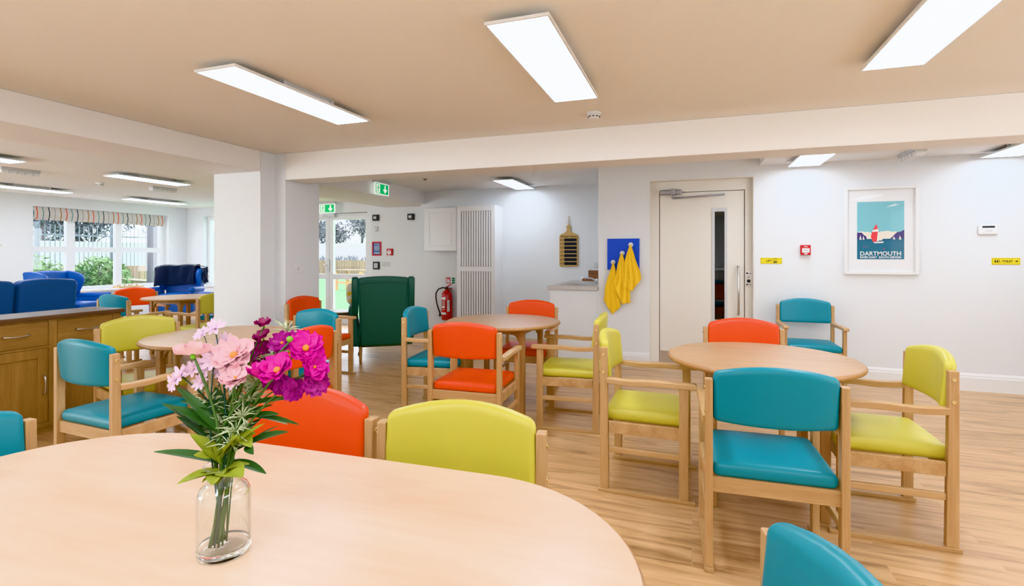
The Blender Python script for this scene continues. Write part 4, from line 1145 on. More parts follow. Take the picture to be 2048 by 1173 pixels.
wing_chair('wing_armchair', 'royal blue wing armchair in the far corner with a navy throw over its back', M['blue'], -9.42, 7.16, 215, GB)
wing_chair('wing_armchair', 'royal blue armchair mostly hidden by the pillar, only an arm showing above the lounge table', M['blue'], -7.42, 6.66, 90, GB)

# navy throw over the back of the corner armchair
th = thing('throw_blanket', 'dark navy plush throw draped over the back of the corner blue armchair', 'blanket', (-9.42, 7.16, 0), math.radians(215))
def thf(u, v):
    x = -0.27 + 0.68 * u
    w = 0.014 * math.sin(11 * x + 6 * v) + 0.010 * math.sin(23 * x + 3)
    over = max(0, (x - 0.33) / 0.08)
    L_ = 0.40 + 0.03 * math.sin(6 * x) - 0.05 * u
    Lb = 0.32
    s = v * (L_ + Lb + 0.15)
    top = 1.085 - 0.03 * over
    if s < L_:      # front face, rising towards the top
        z = top - (L_ - s); k = (z - 0.2) / 0.84
        y = -0.172 - 0.10 * k + 0.02 + 0.012
        if abs(x) > 0.24: y += 0.13
        return Vector((x, y + abs(w), z))
    s -= L_
    if s < 0.15:
        a = PI * s / 0.15
        yf = -0.172 - 0.10 * (top - 0.2) / 0.84 + 0.032 + (0.10 if abs(x) > 0.27 else 0)
        yb = -0.49
        return Vector((x, (yf + yb) / 2 + (yf - yb) / 2 * math.cos(a), top + 0.028 * math.sin(a) + w * 0.4))
    s -= 0.15
    return Vector((x, -0.49 - abs(w) * 0.6 + 0.06 * s, top - s))
bm = BM(); add_sheet(bm, thf, 34, 40, 0.008); obj('cloth', bm, M['navy'], th)
bm = BM()
def thside(u, v):
    a = -0.42 + 0.20 * u
    return Vector((-0.405 - 0.03 * math.sin(9 * u + 4 * v) - 0.02 * v, a + 0.03 * math.sin(5 * v), 1.065 - 0.30 * v - 0.05 * u))
add_sheet(bm, thside, 10, 14, 0.01)
def thtop(u, v):
    return Vector((-0.26 - 0.15 * u, -0.42 + 0.20 * v, 1.085 - 0.02 * u * u))
add_sheet(bm, thtop, 6, 8, 0.01)
obj('side_fold', bm, M['navy'], th)
bm = BM(); add_box(bm, -0.472, -0.468, -0.30, -0.25, 0.88, 0.95, mat=None); obj('care_label', bm, M['white'], th)

# blue sofa, its high back towards us (local: faces +y)
t = thing('sofa', 'deep blue sofa seen from behind over the sideboard top', 'sofa', (-6.52, 3.03, 0), math.radians(90))
bm = BM(); add_rbox(bm, 0.56, 0.36, 0.13, 0.03, 3, None, (0, 0.0, 0.29)); obj('seat_base', bm, M['blue_d'], t)
for s in (-1, 1):
    def sback(x_, y_, z_):
        k = (z_ + 0.42) / 0.84
        return (x_ * (0.96 + 0.05 * k), y_ - 0.10 * k, z_ + (0.022 * (1 - (x_ / 0.26) ** 2) if z_ > 0.25 else 0))
    bm = BM(); add_rbox(bm, 0.255, 0.075, 0.42, 0.05, 5, sback, (s * 0.262, -0.27, 0.62)); bk = obj('backrest', bm, M['blue_d'], t)
    bm = BM(); add_tube(bm, [(s * 0.262 - 0.24, -0.43, 0.985), (s * 0.262, -0.437, 1.0), (s * 0.262 + 0.24, -0.43, 0.985)], 0.005, 6); obj('piping', bm, M['blue_d'], bk)
    bm = BM(); add_rbox(bm, 0.245, 0.28, 0.07, 0.04, 4, None, (s * 0.25, 0.08, 0.47)); obj('seat_cushion', bm, M['blue_d'], t)
    bm = BM(); add_rbox(bm, 0.05, 0.36, 0.24, 0.045, 4, None, (s * 0.575, 0.0, 0.41)); obj('arm', bm, M['blue_d'], t)
    for y_ in (-0.3, 0.3):
        bm = BM(); add_tube(bm, [(s * 0.5, y_, 0), (s * 0.5, y_, 0.17)], [0.016, 0.022], 8); obj('leg', bm, M['beech_z'], t)

# cushion peeping past the green chair
t = thing('cushion', 'yellow patterned cushion peeping past the side of the green wing chair', 'cushion', (-3.69, 5.53, 0), math.radians(36))
bm = BM(); add_rbox(bm, 0.05, 0.15, 0.13, 0.05, 4, lambda x_, y_, z_: (x_ * (1.25 - 2.2 * abs(z_)), y_, z_), (-0.375, 0.08, 0.815)); 
m_, nt_, b_ = new_mat('yellow_floral_fabric')
vo = nt_.nodes.new('ShaderNodeTexVoronoi'); vo.inputs['Scale'].default_value = 16
tc_ = nt_.nodes.new('ShaderNodeTexCoord'); nt_.links.new(tc_.outputs['Object'], vo.inputs['Vector'])
cr_ = nt_.nodes.new('ShaderNodeValToRGB'); cr_.color_ramp.elements[0].color = srgb(240, 206, 70); cr_.color_ramp.elements[1].color = srgb(248, 240, 214)
cr_.color_ramp.elements[0].position = 0.35; cr_.color_ramp.elements[1].position = 0.5
nt_.links.new(vo.outputs['Distance'], cr_.inputs['Fac']); nt_.links.new(cr_.outputs['Color'], b_.inputs['Base Color'])
obj('cover', bm, m_, t)

# wooden game on the sill
t = thing('wooden_game', 'small wooden board game with pegs lying on the lounge window sill', 'game', (-10.93, 7.27, 0.632), 0)
bm = BM(); add_box(bm, -0.09, 0.10, -0.25, 0.25, 0, 0.028, 0.004); obj('board', bm, M['board'], t)
bm = BM()
for k in range(9): add_lathe(bm, [(0, 0.028), (0.008, 0.028), (0.006, 0.05), (0.009, 0.056), (0, 0.062)], 8, Matrix.Translation((random.uniform(-0.05, 0.06), -0.2 + k * 0.05, 0)))
p_ = obj('pegs', bm, M['edge'], t)

# ------------------------------------------------------------------ vase and flowers
VX, VY, VZ = -0.831, 0.725, 0.7405
t = thing('glass_vase', 'clear glass bottle vase with a thick base holding the artificial flowers', 'vase', (VX, VY, VZ))
prof = [(0.0455, 0.0165), (0.046, 0.03), (0.046, 0.106), (0.0445, 0.116), (0.039, 0.126), (0.033, 0.131), (0.0305, 0.136), (0.030, 0.152), (0.031, 0.157), (0.0345, 0.161), (0.0345, 0.1645),
        (0.0315, 0.1645), (0.0285, 0.158), (0.0275, 0.150), (0.028, 0.135), (0.030, 0.129), (0.036, 0.123), (0.0415, 0.114), (0.0432, 0.104), (0.0432, 0.0168)]
bm = BM(); add_lathe(bm, prof, 64); bmesh.ops.recalc_face_normals(bm, faces=bm.faces[:]); obj('bottle', bm, M['vase_wall'], t)
bm = BM(); add_lathe(bm, [(0, 0.0), (0.040, 0.0), (0.0445, 0.003), (0.046, 0.009), (0.0455, 0.0165), (0.0432, 0.0168), (0.040, 0.0135), (0.030, 0.0105), (0, 0.0095)], 64); bmesh.ops.recalc_face_normals(bm, faces=bm.faces[:]); obj('glass_base', bm, M['vase'], t)

RT = Vector((0.943, 0.333, 0)); FW = Vector((-0.333, 0.943, 0)); UP = Vector((0, 0, 1))
K = 0.00094
def vp(r, u, d=0.0):
    """vase frame: r across, u above the rim (both in 0.94 mm steps), d metres away from the camera side"""
    return RT * (r * K) + FW * d + UP * (0.1575 + u * K)

def frame_of(n):
    n = n.normalized(); a = n.cross(Vector((0.2, 0.1, 1)))
    if a.length < 1e-3: a = n.cross(Vector((1, 0, 0)))
    a.normalize(); return a, n.cross(a).normalized(), n

def petals_bm(bm, c, n, count, length, width, cup, rnd, notch=0.0, start=0.0):
    a, b, n = frame_of(n)
    for k in range(count):
        th_ = start + 2 * PI * k / count + rnd.uniform(-0.12, 0.12)
        lj = length * rnd.uniform(0.9, 1.1); cj = cup + rnd.uniform(-0.18, 0.18)
        dr = a * math.cos(th_) + b * math.sin(th_); sd = n.cross(dr)
        tw = rnd.uniform(-0.3, 0.3)
        def f(u, v):
            s = u * 2 - 1
            w = width * (math.sin(PI * min(1, (v * 0.80 + 0.13))) ** 0.75)
            el = cj * (1 - 0.45 * v)
            rad = lj * v * (1 - notch * 0.18 * (1 - abs(s)) * v)
            h = lj * v * math.sin(el) + 0.16 * width * math.cos(s * 7) * v * 0.25 + width * 0.28 * s * s
            return c + dr * (rad * math.cos(el)) + sd * (s * w * 0.5) + n * (h + tw * s * w * 0.3)
        add_sheet(bm, f, 6, 7)

def leaf_bm(bm, p0, p1, width, lobes=0, droop=0.1, nrm=Vector((0, -0.3, 1))):
    ax = p1 - p0; L_ = ax.length; ax.normalize()
    sd = ax.cross(nrm).normalized(); up = sd.cross(ax).normalized()
    def one(q0, dirv, sdv, L2, w):
        def f(u, v):
            s = u * 2 - 1
            ww = w * (math.sin(PI * (v * 0.92 + 0.06)) ** 0.8)
            return q0 + dirv * (L2 * v) + sdv * (s * ww * 0.5) + up * (-droop * L2 * v * v + abs(s) * ww * 0.18)
        add_sheet(bm, f, 4, 8)
    one(p0, ax, sd, L_, width)
    for k in range(lobes):
        fr = 0.25 + 0.5 * k / max(1, lobes)
        for s in (-1, 1):
            dv = (ax * 0.75 + sd * s * 0.75).normalized()
            one(p0 + ax * L_ * fr - up * droop * L_ * fr * fr, dv, dv.cross(up).normalized(), L_ * 0.5, width * 0.55)

def stem_pts(base, neck, head, n=14):
    P = [base, neck, head]
    out = []
    for i in range(n + 1):
        q = i / n
        # straight run through the neck, then a bend out to the head
        if q < 0.42: out.append(base.lerp(neck, q / 0.42))
        else:
            w = (q - 0.42) / 0.58
            ctrl = neck + (neck - base).normalized() * (head - neck).length * 0.45
            out.append(neck * (1 - w) ** 2 + ctrl * 2 * w * (1 - w) + head * w * w)
    return out

VO = Vector((VX, VY, VZ))
def in_bottle(a, r):  # a foot on the glass floor
    return Vector((r * math.cos(a), r * math.sin(a), 0.0155))

def stalk(name, label, foot, neck, head, rad, mat, group='artificial flower stems'):
    t = thing(name, label, 'flower', VO, 0, group)
    P = stem_pts(foot, neck, head)
    bm = BM(); add_tube(bm, P, [rad] * (len(P) - 1) + [rad * 0.8], 7); obj('stem', bm, mat, t)
    return t, P

feet = [in_bottle(3.6 + 0.33 * k, 0.016 + 0.005 * (k % 4)) for k in range(16)]
feet = [RT * (-0.020 + 0.0035 * (k % 7)) + FW * (-0.014 + 0.007 * (k % 5)) + UP * 0.0155 for k in range(20)]
def neckp(k): 
    a = 2.4 * k; r = 0.006 + 0.0022 * (k % 7)
    return RT * (r * math.cos(a)) + FW * (r * math.sin(a)) + UP * 0.150

rnd = random.Random(21)
def cosmos(k, label, heads, mat, centre, leaves=(), rad=0.0019, stemmat='stem', name='cosmos_flower'):
    """heads: (r, u, d, normal(r,u,d), size, cup[, count]); the first one ends the main stem"""
    h0 = heads[0]
    t, P = stalk(name, label, feet[k], neckp(k), vp(*h0[:3]), rad, M[stemmat])
    for i, h in enumerate(heads):
        c = vp(*h[:3]); nn = h[3]; n = (RT * nn[0] + UP * nn[1] + FW * nn[2]).normalized()
        cnt = h[6] if len(h) > 6 else 7
        bm = BM(); petals_bm(bm, c, n, cnt, h[4], h[4] * (1.05 if cnt < 8 else 0.42), h[5], rnd, 0.6, rnd.uniform(0, 2))
        if cnt >= 6 and cnt < 8: petals_bm(bm, c + n * 0.002, n, 3, h[4] * 0.75, h[4] * 0.8, h[5] + 0.15, rnd, 0.4, rnd.uniform(0, 2))
        fl = obj('petals', bm, M[mat], t)
        bm = BM(); add_ball(bm, c + n * (0.004 + 0.002 * (h[4] > 0.03)), 0.0065 if h[4] > 0.03 else 0.003, 2); obj('flower_centre', bm, M[centre], fl)
        bm = BM(); add_ball(bm, c - n * 0.003, 0.005 if h[4] > 0.03 else 0.0025, 1); obj('calyx', bm, M['bud'], fl)
        if i:
            j = P[10] if len(P) > 10 else P[-2]
            bm = BM(); add_tube(bm, [j, j.lerp(c, 0.5) + UP * 0.006, c - n * 0.003], [rad * 0.7, rad * 0.6, rad * 0.5], 6); obj('side_stem', bm, M[stemmat], t)
    for lf in leaves:
        (r0, u0, d0), (r1, u1, d1), w, lob, lm = lf
        p0 = vp(r0, u0, d0)
        j = min(P[5:], key=lambda q: (q - p0).length)
        bm = BM(); leaf_bm(bm, j, vp(r1, u1, d1), w, lob, 0.12); obj('leaf', bm, M[lm], t)
    return t

FACE = (0.1, 0.35, -0.9)
cosmos(0, 'tall pale pink cosmos with an open orange centre, the largest bloom of the bouquet', [(27, 226, -0.01, (0.05, 0.68, -0.72), 0.037, 0.32)], 'pink', 'pollen',
       [((20, 90, 0), (-70, 150, -0.02), 0.022, 0, 'leaf'), ((20, 80, 0), (70, 60, -0.03), 0.03, 1, 'leaf2')], 0.0022)
cosmos(1, 'pale pink cosmos just below the largest bloom', [(44, 188, -0.035, (0.1, 0.76, -0.62), 0.029, 0.48)], 'pink', 'pollen', [((10, 90, 0), (-30, 160, 0.02), 0.022, 0, 'leaf')])
cosmos(2, 'pale pink cosmos turned away showing its green calyx, left of the largest bloom', [(-42, 232, -0.03, (-0.2, 0.9, 0.4), 0.032, 0.40)], 'pink', 'bud',
       [((-20, 90, 0), (-78, 142, -0.03), 0.026, 0, 'leaf'), ((-15, 80, 0), (-66, 176, -0.03), 0.022, 0, 'leaf')], 0.0024)
cosmos(3, 'magenta cosmos with cupped petals in the middle of the bouquet', [(124, 200, -0.03, (-0.1, 0.72, -0.66), 0.034, 0.55)], 'magenta', 'pollen',
       [((40, 90, 0), (112, 118, -0.01), 0.02, 0, 'leaf')], 0.0024)
cosmos(4, 'magenta cosmos at the top of the bouquet beside a green bud', [(164, 238, 0.0, (0.3, 0.6, -0.72), 0.033, 0.38)], 'magenta', 'pollen', [((60, 90, 0), (142, 150, 0.01), 0.02, 0, 'leaf')], 0.0024)
cosmos(5, 'magenta cosmos at the outer end of the bouquet, drooping petals', [(184, 204, -0.01, (0.6, 0.45, -0.65), 0.028, 0.35)], 'magenta', 'pollen', [], 0.002)
cosmos(6, 'half closed dark magenta cosmos between the pink and magenta blooms', [(86, 186, -0.025, (-0.1, 0.95, -0.2), 0.029, 1.2)], 'magenta', 'pollen', [((30, 80, 0), (86, 130, 0.01), 0.02, 0, 'leaf')], 0.002)
cosmos(7, 'small wine coloured twin flowers standing above the bouquet', [(70, 282, 0.02, (0, 0.9, -0.3), 0.017, 0.6, 6), (70, 258, 0.015, (-0.2, 0.8, -0.4), 0.019, 0.5, 6), (66, 236, 0.02, (0.2, 0.6, -0.6), 0.016, 0.4, 6)], 'wine', 'wine', [], 0.0015, name='small_flower')
cosmos(8, 'purple star flowers at the top behind the magenta blooms', [(108, 246, 0.02, (0, 0.5, -0.8), 0.024, 0.25, 6), (134, 250, 0.025, (0.2, 0.6, -0.7), 0.022, 0.3, 6), (60, 216, 0.03, (0, 0.6, -0.7), 0.02, 0.3, 6)], 'purple', 'pollen', [], 0.0015, name='small_flower')
cosmos(9, 'purple star flowers low behind the magenta blooms', [(118, 166, 0.0, (0.1, 0.4, -0.9), 0.022, 0.2, 6), (146, 160, -0.01, (0.2, 0.3, -0.9), 0.024, 0.2, 6), (188, 176, -0.01, (0.4, -0.1, -0.8), 0.026, 0.2, 6), (96, 176, 0.0, (0.1, 0.4, -0.9), 0.018, 0.2, 6)], 'purple', 'wine', [((60, 90, 0), (150, 98, 0.0), 0.016, 0, 'leaf')], 0.0015, name='small_flower')
cosmos(10, 'blush star flowers at the top edge of the bouquet, window side', [(-24, 278, 0.01, (0, 0.7, -0.6), 0.022, 0.4, 9), (-42, 268, 0.0, (-0.3, 0.6, -0.6), 0.018, 0.4, 9), (-10, 250, 0.02, (0.1, 0.6, -0.7), 0.018, 0.4, 9)], 'pink2', 'pink2', [], 0.0014, 'stem_d', name='small_flower')
cosmos(11, 'blush star flowers hanging lowest at the outer edge, window side', [(-72, 190, -0.02, (-0.4, 0.4, -0.7), 0.022, 0.3, 9), (-54, 200, -0.01, (-0.1, 0.5, -0.8), 0.020, 0.3, 9), (-86, 176, -0.02, (-0.5, 0.1, -0.8), 0.018, 0.3, 9), (-38, 176, -0.01, (-0.1, 0.3, -0.9), 0.018, 0.3, 9)], 'pink2', 'pink', [], 0.0014, 'stem_d', name='small_flower')
cosmos(12, 'blush star flowers in the middle beneath the largest pink bloom', [(-10, 222, -0.015, (0, 0.4, -0.9), 0.026, 0.25, 9), (-30, 208, -0.01, (-0.2, 0.3, -0.9), 0.022, 0.25, 9), (-2, 196, 0.0, (0.1, 0.4, -0.9), 0.02, 0.3, 9), (18, 172, 0.0, (0.1, 0.3, -0.9), 0.016, 0.3, 9)], 'pink2', 'pink', [], 0.0014, 'stem_d', name='small_flower')
cosmos(13, 'small dark pink flowers behind the blush ones in the middle', [(-2, 206, 0.03, (0, 0.5, -0.8), 0.018, 0.3, 6), (16, 214, 0.035, (0, 0.5, -0.8), 0.018, 0.3, 6), (34, 226, 0.04, (0, 0.5, -0.8), 0.018, 0.3, 6)], 'purple', 'wine', [], 0.0014, name='small_flower')

# buds and foliage sprays
t, P = stalk('flower_bud', 'round green bud beside the topmost magenta cosmos', feet[14], neckp(14), vp(141, 258, -0.02), 0.0018, M['stem'])
bm = BM(); add_ball(bm, vp(141, 262, -0.02), 0.006, 2); obj('bud', bm, M['bud'], t)

def spray(k, label, head, leaves, mat, spikes=0, seed=1, stem='stem'):
    t, P = stalk('foliage_spray', label, feet[k], neckp(k), vp(*head), 0.0016, M[stem], 'artificial foliage stems')
    for (r1, u1, d1), w, lob, fr in leaves:
        j = P[int(fr * (len(P) - 1))]
        bm = BM(); leaf_bm(bm, j, vp(r1, u1, d1), w, lob, 0.15); obj('leaf', bm, M[mat], t)
    if spikes:
        rn = random.Random(seed); bm = BM()
        for i in range(spikes):
            j = P[rn.randint(8, len(P) - 1)]
            dv = (RT * rn.uniform(-1, 1) + UP * rn.uniform(-0.15, 1) + FW * rn.uniform(-0.7, 0.7)).normalized()
            L_ = rn.uniform(0.018, 0.042)
            add_tube(bm, [j, j + dv * L_ * 0.5 + UP * 0.003, j + dv * L_ - UP * 0.002], [0.0011, 0.0014, 0.0003], 4)
        obj('needle_leaves', bm, M[mat], t)
    return t
spray(15, 'yellow green lobed leaves spilling over the vase neck', (10, 40, -0.03), [((-58, 2, -0.05), 0.028, 0, 0.5), ((66, 22, -0.06), 0.044, 1, 0.55), ((-30, 16, -0.06), 0.034, 1, 0.45), ((20, 10, -0.07), 0.034, 1, 0.5), ((-38, 84, -0.03), 0.030, 1, 0.75), ((40, 84, -0.04), 0.034, 1, 0.8), ((78, 104, -0.02), 0.024, 0, 0.9)], 'leaf2')
spray(16, 'dark green leaves reaching out low beyond the vase neck', (36, 70, 0.0), [((-110, 62, -0.03), 0.026, 0, 0.55), ((126, 94, -0.02), 0.030, 1, 0.72), ((96, 14, -0.03), 0.020, 0, 0.6), ((-20, 110, 0.0), 0.024, 0, 0.8), ((30, 130, 0.0), 0.028, 0, 0.9), ((-40, 30, 0.0), 0.022, 0, 0.5), ((60, 100, 0.01), 0.03, 1, 0.85)], 'leaf')
spray(17, 'dark green leaves in the heart of the bouquet', (0, 120, 0.01), [((-88, 150, -0.03), 0.028, 0, 0.75), ((-70, 118, -0.02), 0.022, 0, 0.7), ((20, 168, 0.0), 0.026, 0, 0.95), ((-34, 150, 0.02), 0.026, 0, 0.9), ((48, 150, 0.0), 0.022, 0, 0.9), ((70, 130, 0.02), 0.022, 0, 0.85)], 'leaf')
spray(18, 'pale needle leaved sprig behind the blooms in the middle', (96, 220, 0.03), [], 'leaf3', 170, 4)
spray(19, 'pale needle leaved sprig under the magenta blooms', (70, 176, 0.01), [((126, 100, 0.0), 0.014, 0, 0.8)], 'leaf3', 150, 6)
spray(3, 'pale needle leaved sprig at the outer edge, window side', (-46, 150, 0.0), [((-52, 96, -0.01), 0.018, 0, 0.8), ((-66, 120, -0.02), 0.018, 0, 0.9), ((-44, 76, -0.01), 0.016, 0, 0.7)], 'leaf3', 90, 9, 'stem_d')
spray(5, 'pale needle leaved sprig standing tallest at the back', (108, 268, 0.04), [], 'leaf3', 110, 12)
spray(9, 'sage green sprig between the pink blooms', (24, 180, 0.02), [], 'leaf3', 120, 15, 'stem_d')

# ------------------------------------------------------------------ garden outside
bm = BM(); add_box(bm, -60, 20, 8.15, 60, -0.12, -0.03); o = struct('ground_turf', bm, M['turf'])
bm = BM(); add_box(bm, -60, -11.2, -20, 8.15, -0.12, -0.03); struct('ground_paving', bm, M['paving'])
bm = BM(); add_box(bm, -45, 15, 30.0, 30.2, -0.03, 2.1); struct('wall_garden_end', bm, M['render'])
bm = BM(); add_box(bm, -24.2, -24.0, -8, 24, -0.03, 1.85); struct('wall_garden_side', bm, M['render'])

t = thing('timber_planter', 'long planter of weathered timber sleepers at the end of the green turf', 'planter', (-18, 27.0, -0.03))
bm = BM()
n_ = 150; rn = random.Random(2)
for k in range(n_):
    x = -13 + 0.19 * k; add_box(bm, x, x + 0.175, -0.12, 0.0, 0.0, 0.95 + rn.uniform(-0.05, 0.05))
obj('sleeper_wall', bm, M['timber'], t)
bm = BM(); add_box(bm, -13, 15.5, 0.0, 2.6, 0, 0.85); obj('soil', bm, plain('planter_soil', srgb(90, 76, 62), 0.9), t)
bm = BM(); rn = random.Random(5)
for k in range(900):
    x = rn.uniform(-13, 15); y = rn.uniform(0.1, 1.8); h = rn.uniform(0.2, 0.55); a = rn.uniform(0, 6.28); w = 0.05
    p = [(x, y, 0.85), (x + w * math.cos(a), y + w * math.sin(a), 0.85 + h * 0.6), (x + rn.uniform(-.15, .15), y, 0.85 + h), (x - w * math.cos(a), y - w * math.sin(a), 0.85 + h * 0.6)]
    bm.faces.new([bm.verts.new(q) for q in p])
o = tag(obj('planter_plants', bm, M['twig'], None), 'pale low plants growing along the timber planter', 'plants'); o['kind'] = 'stuff'; o.location = (-18, 27.0, -0.03)

t = thing('picnic_table', 'brown wooden picnic table standing on the green turf outside the garden door', 'table', (-12.05, 16.2, -0.03))
bm = BM(); add_box(bm, -0.75, 0.75, -0.4, 0.4, 0.72, 0.77); obj('tabletop', bm, M['timber'], t)
for s in (-1, 1):
    for q in (-1, 1):
        bm = BM(); add_box(bm, s * 0.55 - 0.05, s * 0.55 + 0.05, q * 0.33 - 0.05, q * 0.33 + 0.05, 0, 0.72); obj('leg', bm, M['tleg'], t)
bm = BM()
for s in (-1, 1): add_box(bm, -0.55, 0.55, s * 0.33 - 0.03, s * 0.33 + 0.03, 0.25, 0.33)
obj('rail', bm, M['tleg'], t)

def palisade(label, loc, rot, length, h=2.45):
    t = thing('palisade_fence', label, 'fence', loc, rot)
    bm = BM(); n = int(length / 0.16)
    for k in range(n): add_box(bm, k * 0.16 - 0.014, k * 0.16 + 0.014, -0.008, 0.008, 0.05, h)
    obj('pales', bm, M['fence'], t)
    for z in (0.35, h - 0.4):
        bm = BM(); add_box(bm, -0.05, length, 0.01, 0.05, z, z + 0.06); obj('rail', bm, M['fence'], t)
    for k in range(int(length / 2.6) + 1):
        bm = BM(); add_box(bm, k * 2.6 - 0.05, k * 2.6 + 0.05, 0.05, 0.15, 0, h + 0.1); obj('post', bm, M['fence'], t)
palisade('green grey palisade fence before the white garden wall outside the lounge window', (-22.5, 4.0, -0.03), PI / 2, 22)

def tree(label, x, y, h, seed, mat_t='twig', dens=1.0):
    t = thing('bare_tree', label, 'tree', (x, y, -0.03), 0, 'wintry trees beyond the garden wall')
    rn = random.Random(seed); bm = BM(); tips = []
    def branch(p, d, L_, r, lev):
        q = p + d * L_
        add_tube(bm, [p, p.lerp(q, 0.5) + Vector((rn.uniform(-.1, .1), rn.uniform(-.1, .1), 0)) * L_ * 0.3, q], [r, r * 0.8, r * 0.6], 5, False)
        tips.append((p.lerp(q, 0.6), L_)); tips.append((q, L_))
        if lev > 0:
            for _ in range(4 if lev > 1 else 3):
                dd = (d + Vector((rn.uniform(-1, 1), rn.uniform(-1, 1), rn.uniform(-0.2, 0.7))) * 0.9).normalized()
                branch(p.lerp(q, rn.uniform(0.45, 1)), dd, L_ * rn.uniform(0.55, 0.75), r * 0.55, lev - 1)
    branch(Vector((0, 0, 0)), Vector((0, 0, 1)), h * 0.42, 0.16, 3)
    obj('trunk', bm, M['bark'], t)
    bm = BM()
    for p, L_ in tips:
        for _ in range(int(7 * dens)):
            c = p + Vector((rn.gauss(0, 0.4), rn.gauss(0, 0.4), rn.gauss(0, 0.35)))
            a = Vector((rn.uniform(-1, 1), rn.uniform(-1, 1), rn.uniform(-1, 1))).normalized() * rn.uniform(0.12, 0.3)
            b = Vector((rn.uniform(-1, 1), rn.uniform(-1, 1), rn.uniform(-1, 1))).normalized() * 0.05
            bm.faces.new([bm.verts.new(q) for q in (c - a, c + b, c + a, c - b)])
    obj('twigs', bm, M[mat_t], t)
rn = random.Random(31)
for k in range(5):
    tree('bare tree beyond the garden door glass, %s in its row counted from the left' % ['first', 'second', 'third', 'fourth', 'fifth'][k], -26.5 + 2.6 * k, 33 + rn.uniform(-0.8, 1.5), rn.uniform(5.0, 6.2), 40 + k, 'twig', 2.6)
for k in range(5):
    tree('bare tree beyond the lounge window palisade, %s in its row counted from the left' % ['first', 'second', 'third', 'fourth', 'fifth'][k], -26.8 + rn.uniform(-1, 1), 9.5 + 2.4 * k, rn.uniform(5.4, 6.6), 60 + k, 'twig', 3.0)

def bush(label, x, y, r, h, seed):
    t = thing('garden_bush', label, 'bush', (x, y, -0.03), 0, 'evergreen bushes outside the lounge window')
    rn = random.Random(seed); bm = BM()
    for _ in range(26):
        a = rn.uniform(0, 6.28); q = r * 0.7 * math.sqrt(rn.random())
        add_tube(bm, [(0.1 * math.cos(a), 0.1 * math.sin(a), 0), (q * math.cos(a), q * math.sin(a), h * rn.uniform(0.5, 0.9))], [0.012, 0.004], 4, False)
    obj('stems', bm, M['bark'], t)
    bm = BM()
    for _ in range(2600):
        d = Vector((rn.gauss(0, 1), rn.gauss(0, 1), rn.gauss(0, 1))).normalized() * (rn.random() ** 0.4)
        c = Vector((d.x * r, d.y * r, h * 0.55 + d.z * h * 0.47))
        a = Vector((rn.uniform(-1, 1), rn.uniform(-1, 1), rn.uniform(-0.3, 1))).normalized() * 0.055
        b = a.cross(Vector((rn.uniform(-1, 1), rn.uniform(-1, 1), rn.uniform(-1, 1)))).normalized() * 0.022
        bm.faces.new([bm.verts.new(q) for q in (c - a, c + b, c + a, c - b)])
    obj('leaves', bm, M['evergreen'], t)
bush('light green bush outside the first pane of the lounge window', -12.9, 6.55, 0.75, 1.32, 3)
bush('light green bush outside the middle pane of the lounge window', -13.0, 8.0, 0.62, 1.28, 4)

t = thing('pergola_post', 'thick dark timber post outside the last pane of the lounge window', 'post', (-12.7, 9.05, -0.03))
bm = BM(); add_box(bm, -0.11, 0.11, -0.11, 0.11, 0, 2.7, 0.01); obj('post', bm, plain('dark_timber', srgb(70, 68, 76), 0.8, noise=0.15), t)
bm = BM(); add_box(bm, -0.15, 0.15, -0.15, 0.15, 0, 0.12, 0.01); obj('shoe', bm, M['grey'], t)
t = thing('curved_planter', 'curved timber planter with a pale capping outside the lounge window', 'planter', (-14.3, 9.2, -0.03), PI / 2 )
prof = [(-1.4, 0.0), (1.2, 0.0), (1.2, 1.02), (0.9, 1.0), (0.55, 0.92), (0.2, 0.78), (-0.2, 0.66), (-0.7, 0.60), (-1.4, 0.58)]
prof = [(-a, b) for a, b in prof]
bm = BM(); add_prism(bm, prof, 'y', -0.05, 0.05); obj('timber_face', bm, M['timber'], t)
bm = BM()
top = [(-a, b) for a, b in [(1.2, 1.02), (0.9, 1.0), (0.55, 0.92), (0.2, 0.78), (-0.2, 0.66), (-0.7, 0.60), (-1.4, 0.58)]]
add_prism(bm, top + [(a, b + 0.05) for a, b in reversed(top)], 'y', -0.12, 0.12); obj('capping', bm, plain('pale_capping', srgb(160, 148, 136), 0.7), t)
t = thing('timber_fence', 'low fence of weathered upright boards outside the last pane of the lounge window', 'fence', (-15.0, 9.3, -0.03), PI / 2)
bm = BM()
for k in range(24): add_box(bm, k * 0.16, k * 0.16 + 0.15, -0.015, 0.015, 0, 1.02)
obj('boards', bm, M['timber'], t)

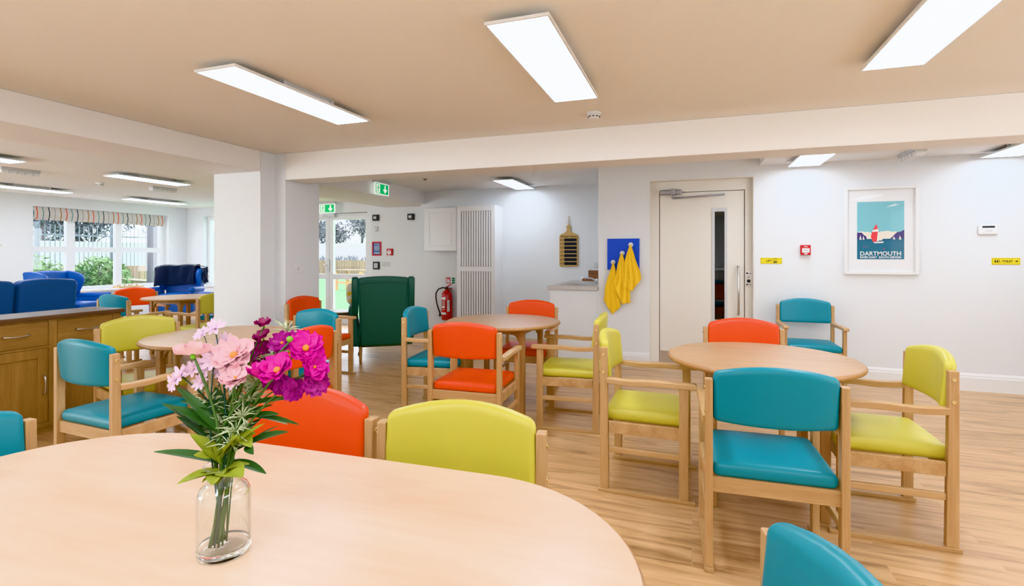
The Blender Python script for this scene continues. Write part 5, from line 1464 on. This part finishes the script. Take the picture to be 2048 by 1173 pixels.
# ------------------------------------------------------------------ sky
w = bpy.data.worlds.new('overcast_sky'); bpy.context.scene.world = w; w.use_nodes = True
nt = w.node_tree; bg = nt.nodes['Background']
tc = nt.nodes.new('ShaderNodeTexCoord'); nz = nt.nodes.new('ShaderNodeTexNoise'); nz.inputs['Scale'].default_value = 3; nz.inputs['Detail'].default_value = 4
cr = nt.nodes.new('ShaderNodeValToRGB'); cr.color_ramp.elements[0].color = (0.80, 0.86, 0.94, 1); cr.color_ramp.elements[1].color = (0.95, 0.97, 1.0, 1)
nt.links.new(tc.outputs['Generated'], nz.inputs['Vector']); nt.links.new(nz.outputs['Fac'], cr.inputs['Fac']); nt.links.new(cr.outputs['Color'], bg.inputs['Color'])
bg.inputs['Strength'].default_value = 4.6

# ------------------------------------------------------------------ added fill lamps, all out of view
def area(name, loc, rot, sx, sy, power, col):
    l = bpy.data.lights.new(name, 'AREA'); l.shape = 'RECTANGLE'; l.size = sx; l.size_y = sy; l.energy = power; l.color = col
    o = bpy.data.objects.new(name, l); C.objects.link(o); o.location = loc; o.rotation_euler = rot
    return o
area('ceiling_fill', (-0.6, -1.35, 0.95), (PI, 0, 0), 5.0, 2.2, 32, (0.90, 0.97, 1.0))  # added unseen lamp shining up, brightens the dining ceiling
area('rear_fill', (-0.8, -2.35, 1.35), (PI / 2, 0, 0), 6.0, 1.6, 3, (0.90, 0.97, 1.0))  # faint frontal fill added behind the camera
area('side_fill', (3.85, 1.6, 1.35), (PI / 2, 0, PI / 2), 4.0, 1.7, 30, (0.92, 0.97, 1.0))  # unseen lamp added by the end wall to lift the side beam and pillar
area('lounge_fill', (-8.0, -1.8, 1.2), (PI / 2 + 0.5, 0, 0), 4.5, 1.8, 120, (0.88, 0.97, 1.0))  # fill added in the unseen end of the lounge to brighten it

sc = bpy.context.scene
sc.view_settings.view_transform = 'Khronos PBR Neutral'
sc.view_settings.look = 'None'
sc.view_settings.exposure = 0.82
sc.view_settings.gamma = 1.1
sc.cycles.max_bounces = 8
sc.cycles.diffuse_bounces = 4
sc.cycles.glossy_bounces = 3
sc.cycles.transmission_bounces = 8
sc.cycles.transparent_max_bounces = 12
sc.cycles.use_denoising = True
sc.cycles.sample_clamp_indirect = 6.0
sc.cycles.use_adaptive_sampling = True
sc.cycles.adaptive_threshold = 0.04
